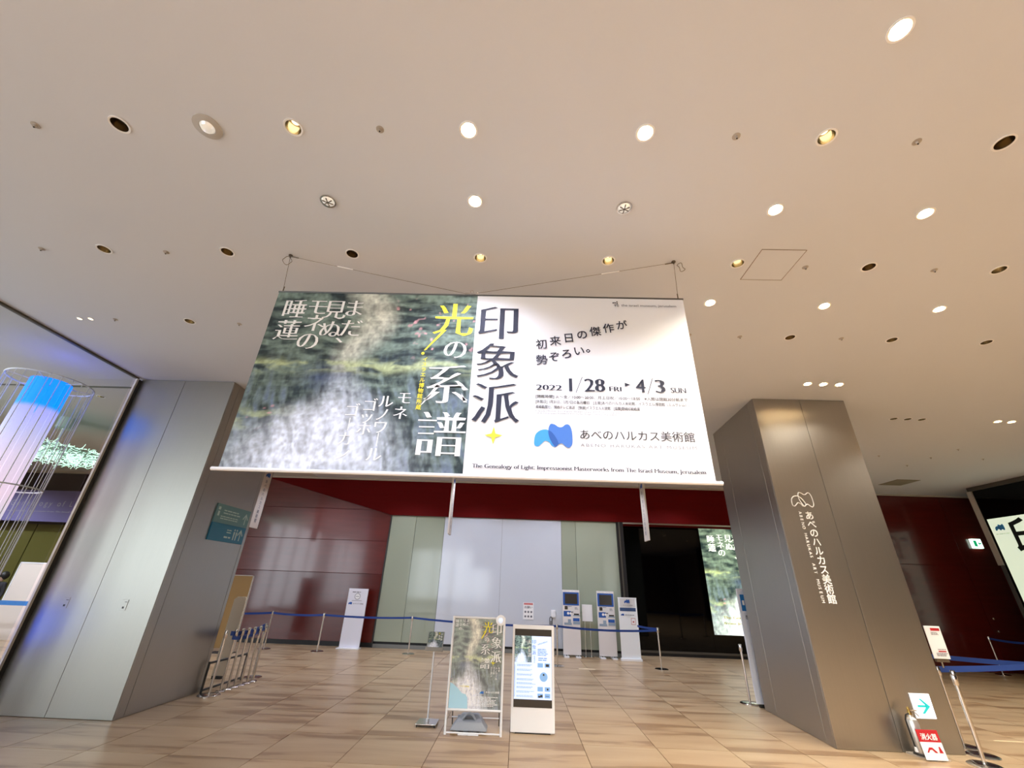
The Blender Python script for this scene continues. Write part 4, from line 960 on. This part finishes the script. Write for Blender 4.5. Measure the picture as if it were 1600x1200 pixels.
# notices on the pale wall
t = empty('wall_notice', (.19, BY-.012, .88)); tag(t, 'white notice sheet with red heading on the pale glass wall above the poster stand', 'notice')
box('sheet', M_white, 0, .32, -.008, 0, 0, .45, t); k = Ink((0, -.008, 0)); k.rect(.02, .30, .39, .44); k.build('red_heading', mat('heading_red', (200, 110, 110), .6), t)
k = Ink((0, -.008, 0)); k.fit('お願い', .04, .28, .29, .36, 'bold')
for x, z in ((.07, .2), (.16, .2), (.25, .2), (.07, .08), (.16, .08), (.25, .08)): k.poly(circle(x, z, .03, 10))
k.build('lettering', M_grey, t)
t = empty('wall_box', (1.04, BY-.012, .95)); tag(t, 'small white control box on the pale wall behind the digital display', 'control box'); box('case', M_white, 0, .14, -.03, 0, 0, .21, t, .004); box('cover', M_whitem, .02, .12, -.034, -.03, .02, .19, t)
t = empty('black_post', (1.02, 14.2, 0)); tag(t, 'dark thin post with a looped black top behind the digital display', 'post')
MB().lathe([(.11, 0), (.11, .015), (.02, .02)], n=20).build('base', M_dark, t, True); MB().tube([(0, 0, .015), (0, 0, .88)], .016, 10).build('post', mat('grey_metal', (100, 100, 100), .4, .8), t, True)
MB().tube([(-.035, 0, .78), (-.035, 0, .93), (-.02, 0, .97), (.0, 0, .985), (.02, 0, .97), (.035, 0, .93), (.035, 0, .78)], .012, 8).build('loop', M_black, t, True)

# white signboard behind the right pillar's left edge
t = empty('side_signboard', (4.35, 9.0, 0)); tag(t, 'white upright signboard with a blue square, half hidden behind the right pillar', 'signboard')
box('panel', mat('board_bluewhite', (214, 220, 236), .4), -.12, .40, 0, .04, .05, 1.86, t, .004); box('base', M_dark, -.08, .38, .0, .04, 0, .05, t)
k = Ink((0, 0, 0)); k.rect(-.085, .2, 1.48, 1.76); k.build('blue_square', mat('sign_blue', (30, 110, 180), .6), t); k = Ink((0, 0, 0), lift=.006); k.rect(-.06, -.02, 1.58, 1.66); k.build('pictogram', M_wtext, t); k = Ink((0, 0, 0)); k.ch('感', -.01, 1.38, .08, 'bold'); k.build('lettering', M_grey, t)
# arrow tape on floor
t = box('floor_tape', mat('pale_tape', (216, 196, 164), .6), 1.55, 1.95, 12.15, 12.30, 0, .0015); tag(t, 'short pale tape strip on the floor before the left information panel', 'tape')
t = box('floor_tape', mat('pale_tape2', (226, 208, 170), .6), 6.85, 7.75, 7.63, 7.655, 0, .0015); tag(t, 'thin pale tape line on the floor right of the right pillar posts', 'tape')

# ================================================================ FIRE EXTINGUISHER
t = empty('fire_extinguisher', (5.14, 6.80, .035)); tag(t, 'silver fire extinguisher with black hose at the foot of the right pillar', 'fire extinguisher')
MB().lathe([(.062, 0), (.066, .012), (.066, .30), (.055, .345), (.026, .37), (.022, .395)], n=24).build('cylinder', mat('silver_paint', (205, 203, 200), .28, .7), t, True)
MB().lathe([(.024, .39), (.026, .41), (.016, .44)], n=14).build('valve', mat('brass', (176, 146, 84), .3, 1), t, True)
MB().box(-.012, .10, -.01, .01, .43, .445, .003, Matrix.Rotation(0, 4, 'X')).build('lever', M_chrome, t); MB().tube([(0, 0, .425), (.07, 0, .42), (.11, 0, .375)], .007, 8).build('handle', M_chrome, t)
MB().lathe([(.016, .435), (.02, .45), (.012, .475)], n=12).build('gauge', mat('brass', (176, 146, 84)), t, True)
MB().tube([(-.02, -.01, .405), (-.07, -.02, .39), (-.095, -.025, .34), (-.09, -.03, .22), (-.082, -.03, .10), (-.078, -.03, .06)], .0085, 8).build('hose', M_black, t, True)
MB().tube([(-.078, -.03, .07), (-.075, -.03, .02)], [.012, .02], 10).build('nozzle', M_white, t, True)
k = MB().box(-.03, .035, -.069, -.066, .10, .22).build('label_plate', M_wtext, t); MB().box(.0, .03, -.0705, -.069, .12, .19).build('label_plate', M_dark, t)
t = empty('extinguisher_tray', (5.2, 6.80, 0)); tag(t, 'pale grey floor tray under the fire extinguisher', 'tray')
MB().prism([(-.17, .12), (.14, .12), (.17, -.13), (-.02, -.17), (-.15, .0)], 0, .018).build('base', mat('tray_grey', (170, 160, 146), .5), t)
MB().lathe([(.085, .018), (.085, .032), (.072, .034)], (-.06, 0, 0), 20).build('ring', M_dark, t, True)
t = empty('extinguisher_sign', (5.04, 6.62, .018)); tag(t, 'red and white extinguisher sign leaning in front of the silver bottle', 'sign')
t.rotation_euler = (-.12, 0, 0)
box('white_panel', M_white, 0, .26, 0, .006, 0, .17, t); box('red_panel', M_red, 0, .26, 0, .006, .17, .29, t)
k = Ink((0, 0, 0)); k.fit('消火器', .03, .23, .19, .255, 'bold'); k.build('white_lettering', M_wtext, t)
k = Ink((0, 0, 0)); k.poly([(.04, .07), (.08, .12), (.12, .12), (.17, .07), (.14, .07), (.11, .10), (.08, .095), (.06, .07)]); k.poly([(.19, .07), (.235, .07), (.215, .13), (.20, .13)]); k.build('red_pictogram', M_red, t)

# ================================================================ LEFT HALL: lit column, chandelier, partition, person
cx_, cy_ = -7.62, 5.95
t = empty('light_column', (cx_, cy_, 0)); tag(t, 'tall glowing column lamp, blue at top, inside a white wire cage behind the glass', 'column lamp')
mcol = bpy.data.materials.new('column_glow'); mcol.use_nodes = True; nt = mcol.node_tree; bb = nt.nodes['Principled BSDF']
tc = nt.nodes.new('ShaderNodeTexCoord'); sx = nt.nodes.new('ShaderNodeSeparateXYZ'); mr = nt.nodes.new('ShaderNodeMapRange'); mr.inputs['From Max'].default_value = 4.5
cr = nt.nodes.new('ShaderNodeValToRGB'); nt.links.new(tc.outputs['Object'], sx.inputs[0]); nt.links.new(sx.outputs['Z'], mr.inputs['Value']); nt.links.new(mr.outputs[0], cr.inputs[0])
els = cr.color_ramp.elements; els[0].position = 0; els[0].color = (.02, .1, 1, 1); els[1].position = 1; els[1].color = (0, .16, 1, 1)
for p, c in ((.26, (.04, .14, 1.0)), (.31, (.42, .36, .55)), (.40, (.55, .44, .55)), (.50, (.46, .46, .52)), (.60, (.62, .46, .58)), (.72, (.55, .45, .60)), (.80, (.40, .38, .62)), (.885, (.30, .30, .75)), (.90, (0, .17, 1.0))):
    q = els.new(p); q.color = (*((c if c[2] > .9 else [v_*.72 for v_ in c])), 1)
nt.links.new(cr.outputs[0], bb.inputs['Emission Color']); bb.inputs['Emission Strength'].default_value = 1.2; nt.links.new(cr.outputs[0], bb.inputs['Base Color'])
for k_ in range(9):
    a0, a1 = 2*PI*k_/9+.02, 2*PI*(k_+1)/9-.02; mb = MB(); R1, R2 = .25, .235; n_ = 5
    oa = [(R1*math.cos(a0+(a1-a0)*i/n_), R1*math.sin(a0+(a1-a0)*i/n_)) for i in range(n_+1)]; ia = [(R2*math.cos(a0+(a1-a0)*i/n_), R2*math.sin(a0+(a1-a0)*i/n_)) for i in range(n_, -1, -1)]
    mb.prism(oa+ia, .75, 4.48).build('glow_panel', mcol, t)
MB().lathe([(.28, 0), (.28, .08), (.2, .1), (.2, .75)], n=24).build('base', M_whitem, t, True)
mcage = mat('cage_white', (240, 240, 250), .4)
for z, rr in ((4.47, .52), (2.82, .52), (1.25, .52), (.06, .52)):
    MB().tube([(rr*math.cos(a_), rr*math.sin(a_), z) for a_ in np.linspace(0, 2*PI, 41)[:-1]], .011, 6, closed=True).build('cage_ring', mcage, t, True)
for k_ in range(24):
    a_ = 2*PI*k_/24; MB().tube([(.52*math.cos(a_), .52*math.sin(a_), .0), (.52*math.cos(a_), .52*math.sin(a_), 4.47)], .0055, 5).build('cage_wire', mcage, t)
for k_ in range(6):
    a_ = 2*PI*k_/6; MB().tube([(.25*math.cos(a_), .25*math.sin(a_), 4.45), (.52*math.cos(a_), .52*math.sin(a_), 4.47)], .006, 5).build('cage_spoke', mcage, t)

hx, hy, hzc = -10.62, 9.0, 4.16
t = empty('chandelier', (hx, hy, hzc)); tag(t, 'round chandelier of tangled mint green glowing strands in the left hall', 'chandelier')
MB().lathe([(.16, .55), (.16, CZ-hzc)], n=16).build('ceiling_mount', mat('mount_white', (190, 210, 205), .5), t, True); MB().tube([(0, 0, .1), (0, 0, .6)], .03, 8).build('stem', M_whitem, t)
mb = MB(); R_ = random.Random(8)
for i in range(900):
    a_ = R_.uniform(0, 2*PI); rr = 1.03*math.sqrt(R_.random()); z = (1-(rr/1.03)**2)**.5*R_.uniform(-.22, .10)
    p = Vector((rr*math.cos(a_), rr*math.sin(a_), z)); pts = [p]
    d = Vector((R_.uniform(-1, 1), R_.uniform(-1, 1), R_.uniform(-.4, .4))).normalized()
    for j in range(4):
        d = (d+Vector((R_.uniform(-1, 1), R_.uniform(-1, 1), R_.uniform(-.5, .5)))*.9).normalized(); pts.append(pts[-1]+d*.035)
    mb.tube(pts, .0062, 4, cap=False)
o = mb.build('strands', mat('mint_glow', (205, 240, 225), .5, emit=.8, ecol=(200, 238, 220)), t); o['kind'] = 'stuff'
o = MB().lathe([(.9, -.02), (.93, .0), (.9, .02)], n=40).build('disc', mat('disc_grey', (120, 135, 128), .4), t, True)

t = empty('partition_panel', (-14.6, 13.1, 0)); tag(t, 'cream partition panel with a white edge in the left hall behind the glass', 'partition')
box('board', M_panelcream, .03, 2.6, 0, .04, .0, 1.91, t); box('edge_frame', M_white, 0, .03, -.01, .05, 0, 1.93, t); box('edge_frame', M_white, .0, 2.6, -.01, .05, 1.91, 1.94, t)
for x, w_ in ((-16.4, 'left'), (-11.6, 'right')): stanchion(x, 12.5, 'chrome stanchion in the left hall at the %s end of the cream panel' % w_, 'stanchions in the left hall')
belt('barrier_belt', [(-16.4, 12.5, .92), (-11.6, 12.5, .92)], 'light blue belt before the cream partition panel', .0, .11, mat('light_blue_belt', (60, 126, 196), .6))

# person behind the partition
pe_ = empty('person', (-15.66, 13.75, 0)); tag(pe_, 'person with black hair and dark jacket standing behind the cream partition', 'person')
def skinned(name, joints, edges, m_, root=0):
    me = bpy.data.meshes.new(name); me.from_pydata([j[0] for j in joints], edges, []); o = bpy.data.objects.new(name, me); COL.objects.link(o)
    md = o.modifiers.new('skin', 'SKIN'); md.use_smooth_shade = True
    for i, j in enumerate(joints): me.skin_vertices[0].data[i].radius = (j[1], j[2] if len(j) > 2 else j[1]); me.skin_vertices[0].data[i].use_root = (i == root)
    sb = o.modifiers.new('sub', 'SUBSURF'); sb.levels = 2; sb.render_levels = 2
    me.materials.append(m_); o.parent = pe_; return o
skinned('body', [((0, 0, .88), .15, .11), ((0, 0, 1.08), .13, .10), ((0, 0, 1.30), .16, .11), ((0, 0, 1.40), .07, .07), ((.17, 0, 1.34), .055), ((-.17, 0, 1.34), .055), ((.23, .01, 1.07), .045), ((-.23, .01, 1.07), .045), ((.24, -.06, .84), .03), ((-.24, -.06, .84), .03),
    ((.09, 0, .82), .09), ((-.09, 0, .82), .09), ((.10, -.01, .46), .06), ((-.10, -.01, .46), .06), ((.10, .02, .08), .04), ((-.10, .02, .08), .04), ((.10, -.13, .04), .035), ((-.10, -.13, .04), .035)],
    [(0, 1), (1, 2), (2, 3), (2, 4), (2, 5), (4, 6), (5, 7), (6, 8), (7, 9), (0, 10), (0, 11), (10, 12), (11, 13), (12, 14), (13, 15), (14, 16), (15, 17)], M_clothes)
skinned('head', [((0, 0, 1.38), .05), ((0, -.01, 1.46), .058, .065), ((0, -.015, 1.54), .072, .085), ((0, 0, 1.60), .05, .06)], [(0, 1), (1, 2), (2, 3)], M_skin)
mb = MB(); bmesh.ops.create_uvsphere(mb.bm, u_segments=20, v_segments=12, radius=1)
for v in mb.bm.verts: v.co = Vector((v.co.x*.105, v.co.y*.115+.03, v.co.z*.125+1.555))
mb.build('hair', M_hair, pe_, True)
for sgn in (1, -1):
    MB().lathe([(.010, -.005), (.010, .005)], n=8).build('eye', M_black, pe_).matrix_local = Matrix.Translation((sgn*.028, -.088, 1.525)) @ rm
    for f_ in range(5):
        x = sgn*(.225+.012*f_); z0 = .80; ln = (.055, .07, .075, .07, .05)[f_]
        MB().tube([(x, -.06, z0), (x, -.07, z0-ln*.55), (x+.002*sgn, -.085, z0-ln)], [.009, .008, .006], 6).build('finger', M_skin, pe_, True)
MB().tube([(0, -.095, 1.53), (0, -.112, 1.495), (0, -.092, 1.485)], [.006, .012, .006], 6).build('nose', M_skin, pe_, True)
MB().tube([(-.022, -.086, 1.462), (0, -.092, 1.46), (.022, -.086, 1.462)], .004, 6).build('mouth', mat('lip', (150, 80, 76), .5), pe_, True)
